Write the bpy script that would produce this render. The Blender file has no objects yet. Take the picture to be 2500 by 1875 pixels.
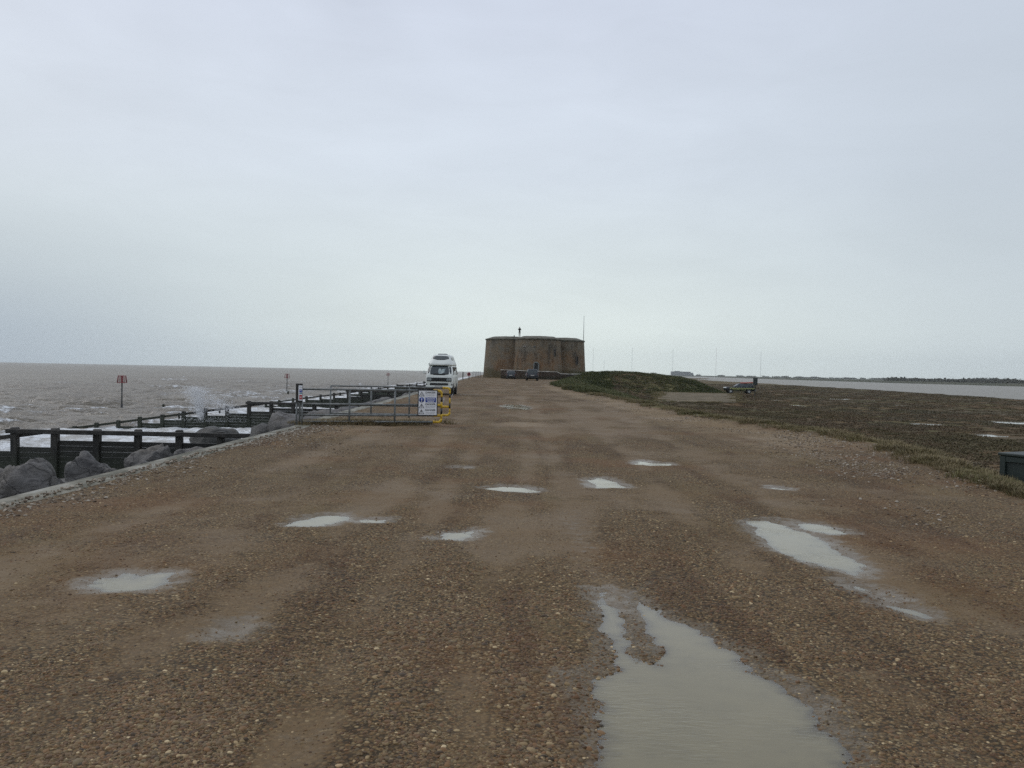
import bpy, bmesh, math, random
import numpy as np
from mathutils import Matrix, Vector

R = math.radians
random.seed(7)
rng = np.random.default_rng(11)
SC = bpy.context.scene
COL = SC.collection

# ------------------------------------------------------------------ camera
cam_d = bpy.data.cameras.new('camera')
cam = bpy.data.objects.new('camera', cam_d)
COL.objects.link(cam)
cam_d.sensor_width = 36.0
cam_d.lens = 36.0 * 2095.0 / 2500.0
cam_d.clip_start = 0.1
cam_d.clip_end = 30000
cam.matrix_world = Matrix.Translation((0, 0, 1.7)) @ Matrix.Rotation(R(90 - 0.83), 4, 'X') @ Matrix.Rotation(R(1.17), 4, 'Z')
SC.camera = cam

# ------------------------------------------------------------------ sky, sun, exposure
SUN_EL, SUN_AZ = 42.0, -58.0
world = bpy.data.worlds.new('World')
SC.world = world
world.use_nodes = True
wn = world.node_tree
wn.nodes.clear()


class NT:
    """small helper for wiring shader nodes"""
    def __init__(self, tree):
        self.t = tree

    def n(self, kind, *ins, **kw):
        nd = self.t.nodes.new(kind)
        named = {}
        for k, v in kw.items():
            if hasattr(nd, k) and not k.startswith('in_'):
                setattr(nd, k, v)
            else:
                named[k[3:] if k.startswith('in_') else k] = v
        for i, v in enumerate(ins):
            if v is not None:
                self.put(nd.inputs[i], v)
        for k, v in named.items():
            self.put(nd.inputs[k], v)
        return nd

    def put(self, sock, v):
        if isinstance(v, bpy.types.NodeSocket):
            self.t.links.new(v, sock)
        elif isinstance(v, bpy.types.Node):
            self.t.links.new(v.outputs[0], sock)
        else:
            if isinstance(v, (tuple, list)) and len(v) == 3 and sock.type == 'RGBA':
                v = (*v, 1.0)
            sock.default_value = v

    def math(self, op, a, b=None, c=None, clamp=False):
        return self.n('ShaderNodeMath', a, b, c, operation=op, use_clamp=clamp).outputs[0]

    def mix(self, fac, a, b, mode='MIX'):
        nd = self.t.nodes.new('ShaderNodeMix')
        nd.data_type = 'RGBA'
        nd.blend_type = mode
        nd.clamp_factor = True
        self.put(nd.inputs['Factor'], fac)
        self.put(nd.inputs[6], a)
        self.put(nd.inputs[7], b)
        return nd.outputs[2]

    def ramp(self, fac, stops, interp='LINEAR'):
        nd = self.t.nodes.new('ShaderNodeValToRGB')
        self.put(nd.inputs[0], fac)
        el = nd.color_ramp.elements
        nd.color_ramp.interpolation = interp
        while len(el) < len(stops):
            el.new(0.5)
        for e, (p, c) in zip(el, stops):
            e.position = p
            if not isinstance(c, (tuple, list)):
                c = (c, c, c)
            e.color = (*c[:3], 1.0)
        return nd.outputs[0]

    def noise(self, vec, scale, detail=3.0, rough=0.5, dist=0.0):
        nd = self.n('ShaderNodeTexNoise', in_Vector=vec, in_Scale=scale, in_Detail=detail, in_Roughness=rough, in_Distortion=dist)
        return nd.outputs[0]

    def smooth(self, v, lo, hi):
        nd = self.n('ShaderNodeMapRange', v, lo, hi, 0.0, 1.0, interpolation_type='SMOOTHSTEP')
        return nd.outputs[0]

    def mapping(self, vec, scale=(1, 1, 1), rot=(0, 0, 0)):
        nd = self.n('ShaderNodeMapping', in_Vector=vec, in_Scale=scale, in_Rotation=rot)
        return nd.outputs[0]


w = NT(wn)
wdir = w.n('ShaderNodeTexCoord').outputs['Generated']
wxyz = w.n('ShaderNodeSeparateXYZ', wdir)
wz = wxyz.outputs[2]
grad = w.ramp(wz, [(0.0, (0.88, 0.97, 0.945)), (0.05, (0.855, 0.945, 0.925)), (0.12, (0.75, 0.835, 0.865)),
                   (0.22, (0.705, 0.78, 0.87)), (0.40, (0.66, 0.72, 0.845)), (1.0, (0.70, 0.76, 0.88))])
cl1 = w.noise(w.mapping(wdir, (1.0, 1.0, 2.6)), 2.4, 5.0, 0.5, 0.6)
cl2 = w.noise(w.mapping(wdir, (1.0, 1.0, 4.0)), 6.0, 6.0, 0.58, 0.8)
clm = w.math('ADD', w.math('MULTIPLY', w.math('SUBTRACT', cl1, 0.5), 0.24), w.math('MULTIPLY', w.math('SUBTRACT', cl2, 0.5), 0.12))
clm = w.math('ADD', 1.0, clm)
over = w.mix(1.0, grad, clm, 'MULTIPLY')
# a greyer bank of cloud low over the sea
bank = w.math('MULTIPLY', w.smooth(wxyz.outputs[0], 0.0, -0.62), w.smooth(wz, 0.25, 0.0))
over = w.mix(bank, over, (0.405, 0.485, 0.575))
bank2 = w.math('MULTIPLY', w.smooth(wxyz.outputs[0], 0.05, 0.6), w.smooth(wz, 0.75, 0.2))
over = w.mix(w.math('MULTIPLY', bank2, 0.62), over, (0.52, 0.59, 0.665))
sky = w.n('ShaderNodeTexSky', sky_type='NISHITA', sun_disc=False)
sky.sun_elevation = R(SUN_EL)
sky.sun_rotation = R(SUN_AZ)
sky.air_density = 2.0
sky.dust_density = 6.0
bg1 = w.n('ShaderNodeBackground', sky.outputs[0], 0.06)
bg2 = w.n('ShaderNodeBackground', over, 1.0)
wmix = w.n('ShaderNodeMixShader', 0.92, bg1, bg2)
w.n('ShaderNodeOutputWorld', wmix)

sun_d = bpy.data.lights.new('sun', 'SUN')
sun_d.energy = 0.55
sun_d.angle = R(35)
sun_d.color = (1.0, 0.965, 0.92)
sun = bpy.data.objects.new('sun', sun_d)
COL.objects.link(sun)
sd = Vector((math.sin(R(SUN_AZ)) * math.cos(R(SUN_EL)), math.cos(R(SUN_AZ)) * math.cos(R(SUN_EL)), math.sin(R(SUN_EL))))
sun.rotation_euler = sd.to_track_quat('Z', 'Y').to_euler()

SC.view_settings.view_transform = 'Standard'
SC.view_settings.look = 'None'
SC.view_settings.exposure = 0.0
SC.view_settings.gamma = 1.0
SC.view_settings.use_curve_mapping = False
SC.render.engine = 'CYCLES'
SC.cycles.max_bounces = 6
SC.cycles.diffuse_bounces = 3
SC.cycles.glossy_bounces = 3
SC.cycles.transparent_max_bounces = 8
SC.cycles.volume_bounces = 1
SC.cycles.use_denoising = False
SC.cycles.use_adaptive_sampling = False


# ------------------------------------------------------------------ noise in numpy
def _h(ix, iy, s):
    n = (ix.astype(np.int64) * 374761393 + iy.astype(np.int64) * 668265263 + s * 1442695041) & 0xffffffff
    n = ((n ^ (n >> 13)) * 1274126177) & 0xffffffff
    return ((n ^ (n >> 16)) & 0xffffff) / float(0xffffff)


def vnoise(x, y, s=0):
    x = np.asarray(x, float); y = np.asarray(y, float)
    ix = np.floor(x); iy = np.floor(y)
    fx = x - ix; fy = y - iy
    fx = fx * fx * fx * (fx * (fx * 6 - 15) + 10); fy = fy * fy * fy * (fy * (fy * 6 - 15) + 10)
    ix = ix.astype(np.int64); iy = iy.astype(np.int64)
    a = _h(ix, iy, s); b = _h(ix + 1, iy, s); c = _h(ix, iy + 1, s); d = _h(ix + 1, iy + 1, s)
    return (a + (b - a) * fx) * (1 - fy) + (c + (d - c) * fx) * fy


def fbm(x, y, sc=1.0, o=4, s=0, g=0.5):
    v = 0.0; a = 1.0; t = 0.0
    x = np.asarray(x, float) / sc; y = np.asarray(y, float) / sc
    for i in range(o):
        v = v + a * (vnoise(x, y, s + i * 17) - 0.5)
        t += a * 0.5
        a *= g
        x, y = (x * 0.8 - y * 0.6) * 2.03 + 11.3, (x * 0.6 + y * 0.8) * 2.03 + 5.7
    return v / t


def sst(v, a, b):
    t = np.clip((np.asarray(v, float) - a) / (b - a), 0, 1)
    return t * t * (3 - 2 * t)


# ------------------------------------------------------------------ mesh helpers
def link(o, parent=None):
    COL.objects.link(o)
    if parent is not None:
        o.parent = parent
    return o


def np_mesh(name, V, F, mat, smooth=True, attrs=None):
    """fast mesh from numpy arrays: V (n,3), F (m,4) quads or (m,3) tris"""
    me = bpy.data.meshes.new(name)
    V = np.asarray(V, np.float32); F = np.asarray(F, np.int32)
    me.vertices.add(len(V)); me.vertices.foreach_set('co', V.ravel())
    k = F.shape[1]
    me.loops.add(F.size); me.loops.foreach_set('vertex_index', F.ravel())
    me.polygons.add(len(F))
    me.polygons.foreach_set('loop_start', np.arange(0, F.size, k, dtype=np.int32))
    me.polygons.foreach_set('loop_total', np.full(len(F), k, np.int32))
    if smooth:
        me.polygons.foreach_set('use_smooth', np.ones(len(F), bool))
    me.update(calc_edges=True)
    for nme, arr in (attrs or {}).items():
        a = me.attributes.new(nme, 'FLOAT', 'POINT')
        a.data.foreach_set('value', np.asarray(arr, np.float32).ravel())
    if mat:
        me.materials.append(mat)
    return me


class MB:
    """collects shapes, then links them as ONE mesh object"""
    def __init__(self):
        self.v = []; self.f = []; self.sm = []

    def add(self, vs, fs, smooth=False):
        b = len(self.v)
        self.v += [tuple(p) for p in vs]
        for f in fs:
            self.f.append(tuple(i + b for i in f)); self.sm.append(smooth)
        return self

    def box(self, c, s, rot=None, bev=0.0):
        x, y, z = s[0] / 2, s[1] / 2, s[2] / 2
        if bev > 0:
            bm = bmesh.new()
            bmesh.ops.create_cube(bm, size=1.0)
            for q in bm.verts:
                q.co = Vector((q.co.x * s[0], q.co.y * s[1], q.co.z * s[2]))
            bmesh.ops.bevel(bm, geom=bm.edges[:], offset=bev, segments=1, affect='EDGES')
            bm.verts.index_update()
            vs = [q.co.copy() for q in bm.verts]; fs = [[q.index for q in f.verts] for f in bm.faces]
            bm.free()
        else:
            vs = [Vector(p) for p in ((-x, -y, -z), (x, -y, -z), (x, y, -z), (-x, y, -z), (-x, -y, z), (x, -y, z), (x, y, z), (-x, y, z))]
            fs = [(0, 3, 2, 1), (4, 5, 6, 7), (0, 1, 5, 4), (1, 2, 6, 5), (2, 3, 7, 6), (3, 0, 4, 7)]
        if rot is not None:
            vs = [rot @ p for p in vs]
        return self.add([p + Vector(c) for p in vs], fs)

    def beam(self, a, b, w_, h_, up=(0, 0, 1), bev=0.0):
        a = Vector(a); b = Vector(b); d = b - a
        y = d.normalized(); u = Vector(up)
        x = y.cross(u).normalized(); z = x.cross(y)
        m = Matrix((x, y, z)).transposed()
        return self.box((a + b) / 2, (w_, d.length, h_), m, bev)

    def tube(self, pts, r, n=10, caps=True):
        pts = [Vector(p) for p in pts]
        rs = r if isinstance(r, (list, tuple)) else [r] * len(pts)
        vs = []; prev = None
        for i, p in enumerate(pts):
            d = (pts[min(i + 1, len(pts) - 1)] - pts[max(i - 1, 0)]).normalized()
            ref = Vector((0, 0, 1)) if abs(d.z) < 0.95 else Vector((1, 0, 0))
            if prev is not None:
                x = (prev - d * prev.dot(d)).normalized()
            else:
                x = d.cross(ref).normalized()
            prev = x
            y = d.cross(x)
            for k in range(n):
                a = 2 * math.pi * k / n
                vs.append(p + (x * math.cos(a) + y * math.sin(a)) * rs[i])
        fs = []
        for i in range(len(pts) - 1):
            for k in range(n):
                k2 = (k + 1) % n
                fs.append((i * n + k, i * n + k2, (i + 1) * n + k2, (i + 1) * n + k))
        self.add(vs, fs, True)
        if caps:
            m = (len(pts) - 1) * n
            b = len(self.v) - len(vs)
            self.f.append(tuple(b + k for k in reversed(range(n)))); self.sm.append(False)
            self.f.append(tuple(b + m + k for k in range(n))); self.sm.append(False)
        return self

    def lathe(self, prof, c=(0, 0, 0), axis='Z', n=20, close=False):
        vs = []
        for (r, h) in prof:
            for k in range(n):
                a = 2 * math.pi * k / n
                p = (r * math.cos(a), r * math.sin(a), h)
                if axis == 'X':
                    p = (p[2], p[0], p[1])
                elif axis == 'Y':
                    p = (p[0], p[2], p[1])
                vs.append((p[0] + c[0], p[1] + c[1], p[2] + c[2]))
        m = len(prof); fs = []
        for i in range(m - 1 + (1 if close else 0)):
            j = (i + 1) % m
            for k in range(n):
                k2 = (k + 1) % n
                fs.append((i * n + k, i * n + k2, j * n + k2, j * n + k))
        return self.add(vs, fs, True)

    def prism(self, poly, z0, z1, axis='Z'):
        n = len(poly)
        def P(a, b, c):
            return (a, b, c) if axis == 'Z' else ((a, c, b) if axis == 'Y' else (c, a, b))
        vs = [P(x, y, z0) for x, y in poly] + [P(x, y, z1) for x, y in poly]
        fs = [tuple(reversed(range(n))), tuple(range(n, 2 * n))]
        fs += [(i, (i + 1) % n, n + (i + 1) % n, n + i) for i in range(n)]
        return self.add(vs, fs)

    def rings(self, rings, cap0=True, cap1=True, smooth=True):
        n = len(rings[0]); vs = [p for r_ in rings for p in r_]
        fs = []
        for i in range(len(rings) - 1):
            for k in range(n):
                k2 = (k + 1) % n
                fs.append((i * n + k, i * n + k2, (i + 1) * n + k2, (i + 1) * n + k))
        b = len(self.v)
        self.add(vs, fs, smooth)
        if cap0:
            self.f.append(tuple(b + k for k in reversed(range(n)))); self.sm.append(False)
        if cap1:
            m = (len(rings) - 1) * n
            self.f.append(tuple(b + m + k for k in range(n))); self.sm.append(False)
        return self

    def mesh(self, name, mat):
        me = bpy.data.meshes.new(name)
        me.from_pydata([tuple(p) for p in self.v], [], self.f)
        me.polygons.foreach_set('use_smooth', self.sm)
        me.update()
        bm = bmesh.new(); bm.from_mesh(me)
        bmesh.ops.recalc_face_normals(bm, faces=bm.faces[:])
        bm.to_mesh(me); bm.free()
        if mat:
            me.materials.append(mat)
        return me

    def build(self, name, mat, parent=None, loc=None, rot=None):
        o = bpy.data.objects.new(name, self.mesh(name, mat))
        link(o, parent)
        if loc is not None:
            o.location = loc
        if rot is not None:
            o.rotation_euler = rot
        return o


def tag(o, label=None, cat=None, group=None, kind=None):
    if label: o['label'] = label
    if cat: o['category'] = cat
    if group: o['group'] = group
    if kind: o['kind'] = kind
    return o


def empty(name, loc, rz=0.0):
    o = bpy.data.objects.new(name, None)
    link(o)
    o.location = loc
    o.rotation_euler = (0, 0, rz)
    o.empty_display_size = 0.2
    return o


def copy_tree(o, parent=None):
    c = o.copy()
    COL.objects.link(c)
    c.parent = parent
    for ch in o.children:
        copy_tree(ch, c)
    return c


# ------------------------------------------------------------------ materials
MATS = {}


def new_mat(name):
    m = bpy.data.materials.new(name)
    m.use_nodes = True
    m.node_tree.nodes.clear()
    t = NT(m.node_tree)
    b = t.n('ShaderNodeBsdfPrincipled')
    o = t.n('ShaderNodeOutputMaterial', b)
    MATS[name] = m
    return m, t, b


def pmat(name, c1, c2=None, scale=6.0, rough=0.6, bump=0.0, bscale=None, metal=0.0, rvar=0.0, coords='Object', stretch=(1, 1, 1), spec=0.5, lo=0.35, hi=0.65):
    """two-tone noisy paint, metal, timber or stone"""
    m, t, b = new_mat(name)
    tc = t.n('ShaderNodeTexCoord').outputs[coords] if coords != 'World' else t.n('ShaderNodeNewGeometry').outputs['Position']
    v = t.mapping(tc, stretch)
    n1 = t.noise(v, scale, 5.0, 0.6)
    if c2 is None:
        c2 = tuple(x * 0.75 for x in c1)
    t.put(b.inputs['Base Color'], t.mix(t.smooth(n1, lo, hi), c1, c2))
    t.put(b.inputs['Roughness'], t.math('ADD', rough, t.math('MULTIPLY', t.math('SUBTRACT', n1, 0.5), rvar)) if rvar else rough)
    b.inputs['Metallic'].default_value = metal
    b.inputs['Specular IOR Level'].default_value = spec
    if bump:
        n2 = t.noise(v, bscale or scale * 4, 4.0, 0.6)
        t.put(b.inputs['Normal'], t.n('ShaderNodeBump', bump, 0.02, n2).outputs[0] if False else t.n('ShaderNodeBump', in_Strength=bump, in_Distance=0.02, in_Height=n2).outputs[0])
    return m


# ---- ground: gravel, pale shingle, mud, grass, marsh by masks stored on the mesh
def ground_material():
    m, t, b = new_mat('ground')
    pos = t.n('ShaderNodeNewGeometry').outputs['Position']
    A = lambda s: t.n('ShaderNodeAttribute', attribute_name=s, attribute_type='GEOMETRY').outputs['Fac']
    grass, marsh, pale, mud, wetm = A('grass'), A('marsh'), A('pale'), A('mud'), A('wet')
    wob = t.n('ShaderNodeTexNoise', in_Vector=pos, in_Scale=30.0, in_Detail=2.0)
    pv = t.n('ShaderNodeVectorMath', pos, t.n('ShaderNodeVectorMath', wob.outputs[1], (0.012, 0.012, 0.012), operation='MULTIPLY').outputs[0], operation='ADD').outputs[0]
    vo = t.n('ShaderNodeTexVoronoi', in_Vector=pv, in_Scale=42.0)
    vo2 = t.n('ShaderNodeTexVoronoi', in_Vector=pv, in_Scale=95.0)
    stops = [(0.0, (0.053, 0.034, 0.017)), (0.2, (0.117, 0.070, 0.031)), (0.42, (0.158, 0.092, 0.039)), (0.58, (0.144, 0.105, 0.051)),
             (0.74, (0.209, 0.127, 0.054)), (0.90, (0.240, 0.178, 0.091)), (0.97, (0.419, 0.319, 0.176)), (1.0, (0.545, 0.432, 0.246))]
    r1 = t.ramp(t.n('ShaderNodeSeparateColor', vo.outputs['Color']).outputs[0], stops)
    r2 = t.ramp(t.n('ShaderNodeSeparateColor', vo2.outputs['Color']).outputs[0], stops)
    fine = t.noise(pos, 9.0, 6.0, 0.65)
    big = t.noise(pos, 0.35, 4.0, 0.55)
    mid = t.noise(pos, 1.7, 5.0, 0.6)
    grav = t.mix(t.smooth(mid, 0.42, 0.6), r1, r2)
    grav = t.mix(t.smooth(vo.outputs['Distance'], 0.35, 0.75), grav, (0.047, 0.034, 0.019))
    # large drifts of colour: reddish, ochre, grey
    grav = t.mix(t.math('MULTIPLY', t.smooth(big, 0.48, 0.66), 0.55), grav, (0.146, 0.074, 0.030))
    big2 = t.noise(t.mapping(pos, (1.0, 0.45, 1.0)), 0.55, 4.0, 0.6)
    grav = t.mix(t.math('MULTIPLY', t.smooth(big2, 0.50, 0.68), 0.5), grav, (0.146, 0.105, 0.047))
    stk = t.noise(t.mapping(pos, (1.0, 0.16, 1.0)), 1.5, 4.0, 0.6, 0.2)
    grav = t.mix(t.math('MULTIPLY', t.smooth(stk, 0.48, 0.62), 0.45), grav, t.mix(1.0, grav, (0.55, 0.47, 0.42), 'MULTIPLY'))
    muddy = t.mix(mid, (0.134, 0.086, 0.038), (0.185, 0.121, 0.058))
    muddy = t.mix(t.math('MULTIPLY', t.smooth(fine, 0.55, 0.75), 0.5), muddy, (0.081, 0.053, 0.025))
    mudf = t.smooth(t.math('ADD', mud, t.math('MULTIPLY', t.math('SUBTRACT', fine, 0.5), 1.3)), 0.22, 1.0)
    grav = t.mix(t.math('MULTIPLY', mudf, 0.72), grav, muddy)
    palec = t.mix(t.smooth(t.n('ShaderNodeSeparateColor', vo.outputs['Color']).outputs[1], 0.25, 0.8), (0.131, 0.088, 0.047), (0.335, 0.246, 0.140))
    pf = t.smooth(t.math('ADD', pale, t.math('MULTIPLY', t.math('SUBTRACT', mid, 0.5), 1.1)), 0.35, 0.9)
    grav = t.mix(t.math('MULTIPLY', pf, 0.6), grav, palec)
    wf = t.smooth(t.math('ADD', wetm, t.math('MULTIPLY', t.math('SUBTRACT', fine, 0.5), 1.7)), 0.30, 1.15)
    grav = t.mix(t.math('MULTIPLY', wf, 0.7), grav, t.mix(fine, (0.086, 0.061, 0.029), (0.137, 0.101, 0.051)))
    gn = t.noise(pos, 3.2, 6.0, 0.7)
    gb = t.noise(pos, 0.22, 3.0, 0.5)
    gcol = t.mix(t.smooth(gn, 0.35, 0.65), (0.095, 0.092, 0.038), (0.185, 0.158, 0.078))
    gcol = t.mix(t.math('MULTIPLY', t.smooth(gb, 0.45, 0.65), 0.6), gcol, (0.150, 0.125, 0.070))
    mpos = t.mapping(pos, (1.0, 0.5, 1.0))
    mn = t.noise(mpos, 0.16, 5.0, 0.6)
    mn2 = t.noise(mpos, 0.07, 4.0, 0.6)
    mn3 = t.noise(pos, 1.6, 5.0, 0.7)
    mcol = t.mix(t.smooth(mn, 0.40, 0.60), (0.105, 0.093, 0.043), (0.134, 0.089, 0.050))
    mcol = t.mix(t.math('MULTIPLY', t.smooth(mn2, 0.48, 0.62), 0.7), mcol, (0.112, 0.095, 0.065))
    mcol = t.mix(t.math('MULTIPLY', t.smooth(mn3, 0.5, 0.72), 0.5), mcol, (0.062, 0.054, 0.025))
    gf = t.smooth(t.math('ADD', grass, t.math('MULTIPLY', t.math('SUBTRACT', gn, 0.5), 0.9)), 0.30, 0.70)
    col = t.mix(gf, grav, gcol)
    mf = t.smooth(t.math('ADD', marsh, t.math('MULTIPLY', t.math('SUBTRACT', gn, 0.5), 0.6)), 0.35, 0.65)
    col = t.mix(mf, col, mcol)
    t.put(b.inputs['Base Color'], col)
    wet = t.smooth(t.noise(pos, 0.8, 4.0, 0.6), 0.4, 0.65)
    veg = t.math('MAXIMUM', gf, mf)
    ro = t.math('SUBTRACT', 0.88, t.math('MULTIPLY', t.math('ADD', t.math('MULTIPLY', wet, 0.10), t.math('MULTIPLY', mudf, 0.16)), t.math('SUBTRACT', 1.0, veg)))
    ro = t.math('SUBTRACT', ro, t.math('MULTIPLY', wf, 0.36))
    t.put(b.inputs['Roughness'], t.math('ADD', ro, t.math('MULTIPLY', veg, 0.2), clamp=True))
    t.put(b.inputs['Specular IOR Level'], t.math('ADD', t.math('SUBTRACT', 0.20, t.math('MULTIPLY', veg, 0.12)), t.math('MULTIPLY', wf, 0.22)))
    hgt = t.math('ADD', t.math('MULTIPLY', t.math('SUBTRACT', 1.0, vo.outputs['Distance']), t.math('SUBTRACT', 1.0, t.math('MULTIPLY', mudf, 0.8))), t.math('MULTIPLY', fine, 0.7))
    t.put(b.inputs['Normal'], t.n('ShaderNodeBump', in_Strength=0.75, in_Distance=0.012, in_Height=hgt).outputs[0])
    return m


def pebble_material():
    m, t, b = new_mat('pebble')
    oi = t.n('ShaderNodeObjectInfo')
    stops = [(0.0, (0.050, 0.037, 0.022)), (0.14, (0.117, 0.069, 0.034)), (0.34, (0.179, 0.099, 0.046)), (0.50, (0.144, 0.109, 0.059)),
             (0.64, (0.228, 0.123, 0.052)), (0.80, (0.183, 0.137, 0.074)), (0.95, (0.278, 0.194, 0.096)), (0.988, (0.423, 0.316, 0.171)), (1.0, (0.645, 0.514, 0.312))]
    c = t.ramp(oi.outputs['Random'], stops)
    n = t.noise(t.n('ShaderNodeTexCoord').outputs['Object'], 2.0, 3.0, 0.6)
    stk = t.noise(t.mapping(oi.outputs['Location'], (1.0, 0.16, 1.0)), 1.5, 4.0, 0.6, 0.2)
    c = t.mix(t.math('MULTIPLY', t.smooth(stk, 0.48, 0.62), 0.8), c, t.mix(1.0, c, (0.66, 0.56, 0.50), 'MULTIPLY'))
    t.put(b.inputs['Base Color'], t.mix(t.math('MULTIPLY', n, 0.6), c, t.mix(1.0, c, (0.623, 0.540, 0.400), 'MULTIPLY')))
    t.put(b.inputs['Roughness'], t.math('ADD', 0.48, t.math('MULTIPLY', n, 0.3)))
    b.inputs['Specular IOR Level'].default_value = 0.30
    return m


def water_material(name, col, rough, ripple, rscale, stretch=(1, 1, 1), spec=0.5, dist=0.01):
    m, t, b = new_mat(name)
    pos = t.n('ShaderNodeNewGeometry').outputs['Position']
    n = t.noise(t.mapping(pos, stretch), rscale, 3.0, 0.55, 0.3)
    n2 = t.noise(pos, 0.9, 3.0, 0.5)
    t.put(b.inputs['Base Color'], t.mix(n2, col, tuple(x * 0.85 for x in col)))
    b.inputs['Roughness'].default_value = rough
    b.inputs['IOR'].default_value = 1.33
    b.inputs['Specular IOR Level'].default_value = spec
    t.put(b.inputs['Normal'], t.n('ShaderNodeBump', in_Strength=ripple, in_Distance=dist, in_Height=n).outputs[0])
    return m


def sea_material():
    m, t, b = new_mat('sea_water')
    pos = t.n('ShaderNodeNewGeometry').outputs['Position']
    foam = t.n('ShaderNodeAttribute', attribute_name='foam', attribute_type='GEOMETRY').outputs['Fac']
    n1 = t.noise(t.mapping(pos, (0.9, 1.0, 1.0)), 0.9, 5.0, 0.62, 0.4)
    n2 = t.noise(pos, 2.6, 6.0, 0.7, 0.6)
    n3 = t.noise(t.mapping(pos, (1.0, 0.6, 1.0)), 0.035, 4.0, 0.6)
    n4 = t.noise(t.mapping(pos, (0.35, 1.0, 1.0)), 0.12, 4.0, 0.6)
    n5 = t.noise(t.mapping(pos, (0.30, 1.0, 1.0)), 0.22, 5.0, 0.65, 0.3)
    col = t.mix(t.smooth(n3, 0.35, 0.65), (0.180, 0.156, 0.120), (0.212, 0.187, 0.148))
    col = t.mix(t.math('MULTIPLY', t.smooth(n4, 0.52, 0.68), 0.35), col, (0.100, 0.085, 0.064))
    fm = t.math('ADD', t.math('MULTIPLY', foam, 1.0), t.math('ADD', t.math('MULTIPLY', t.math('SUBTRACT', n2, 0.5), 1.5), t.math('MULTIPLY', t.math('SUBTRACT', n1, 0.5), 0.9)))
    fm = t.math('MULTIPLY', t.smooth(fm, 0.36, 0.78), t.smooth(foam, 0.02, 0.25))
    fc = t.mix(t.smooth(n1, 0.4, 0.62), (0.55, 0.54, 0.51), (0.86, 0.88, 0.89))
    h = t.math('ADD', t.math('MULTIPLY', n1, 1.0), t.math('MULTIPLY', n2, t.math('ADD', 0.16, t.math('MULTIPLY', fm, 0.3))))
    h = t.math('ADD', h, t.math('MULTIPLY', n5, 2.6))
    nrm = t.n('ShaderNodeBump', in_Strength=1.0, in_Distance=0.55, in_Height=h).outputs[0]
    t.t.nodes.remove(b)
    dif = t.n('ShaderNodeBsdfDiffuse', t.mix(fm, col, fc), in_Normal=nrm)
    gl = t.n('ShaderNodeBsdfGlossy', in_Color=(1, 1, 1), in_Roughness=0.22, in_Normal=nrm)
    fr = t.math('MULTIPLY', t.math('MINIMUM', t.n('ShaderNodeFresnel', 1.33, nrm), 0.24), t.math('SUBTRACT', 1.0, fm))
    mx = t.n('ShaderNodeMixShader', fr, dif, gl)
    out = [q for q in m.node_tree.nodes if q.type == 'OUTPUT_MATERIAL'][0]
    m.node_tree.links.new(mx.outputs[0], out.inputs['Surface'])
    return m


def brick_material(name, base, red, grey, moss, zdark):
    m, t, b = new_mat(name)
    pos = t.n('ShaderNodeNewGeometry').outputs['Position']
    uv = t.n('ShaderNodeUVMap').outputs[0]
    br = t.n('ShaderNodeTexBrick', in_Vector=uv, in_Scale=1.0)
    br.inputs['Color1'].default_value = (0.9, 0.9, 0.9, 1); br.inputs['Color2'].default_value = (0.62, 0.62, 0.62, 1)
    br.inputs['Mortar'].default_value = (0.85, 0.82, 0.78, 1)
    br.inputs['Brick Width'].default_value = 0.24; br.inputs['Row Height'].default_value = 0.085; br.inputs['Mortar Size'].default_value = 0.010
    big = t.noise(pos, 0.16, 5.0, 0.62, 0.5)
    mid = t.noise(pos, 0.6, 6.0, 0.68, 0.4)
    drip = t.noise(t.mapping(pos, (1.0, 1.0, 0.16)), 0.75, 6.0, 0.62, 0.2)
    z = t.n('ShaderNodeSeparateXYZ', pos).outputs[2]
    low = t.smooth(t.math('ADD', z, t.math('MULTIPLY', t.math('SUBTRACT', mid, 0.5), 6.0)), 6.6, 3.4)
    col = t.mix(t.smooth(mid, 0.38, 0.62), base, grey)
    col = t.mix(t.math('MULTIPLY', low, t.smooth(big, 0.40, 0.60)), col, red)
    dk = t.smooth(t.math('ADD', t.math('MULTIPLY', big, 0.7), t.math('MULTIPLY', drip, 0.6)), 0.60, 0.80)
    col = t.mix(t.math('MULTIPLY', dk, 0.85), col, (0.070, 0.062, 0.050))
    col = t.mix(t.math('MULTIPLY', t.smooth(t.noise(pos, 1.9, 5.0, 0.7, 0.5), 0.55, 0.72), 0.5), col, (0.085, 0.070, 0.052))
    col = t.mix(t.math('MULTIPLY', t.smooth(drip, 0.46, 0.32), 0.55), col, (0.21, 0.185, 0.15))
    mz = t.smooth(t.math('ADD', z, t.math('MULTIPLY', t.math('SUBTRACT', big, 0.5), 2.0)), zdark + 0.5, zdark - 0.2)
    col = t.mix(t.math('MULTIPLY', mz, 0.8), col, moss)
    col = t.mix(1.0, col, br.outputs[0], 'MULTIPLY')
    t.put(b.inputs['Base Color'], col)
    b.inputs['Roughness'].default_value = 0.9
    b.inputs['Specular IOR Level'].default_value = 0.25
    t.put(b.inputs['Normal'], t.n('ShaderNodeBump', in_Strength=0.6, in_Distance=0.05, in_Height=t.math('ADD', mid, t.math('MULTIPLY', br.outputs[1], -0.3))).outputs[0])
    return m


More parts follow.
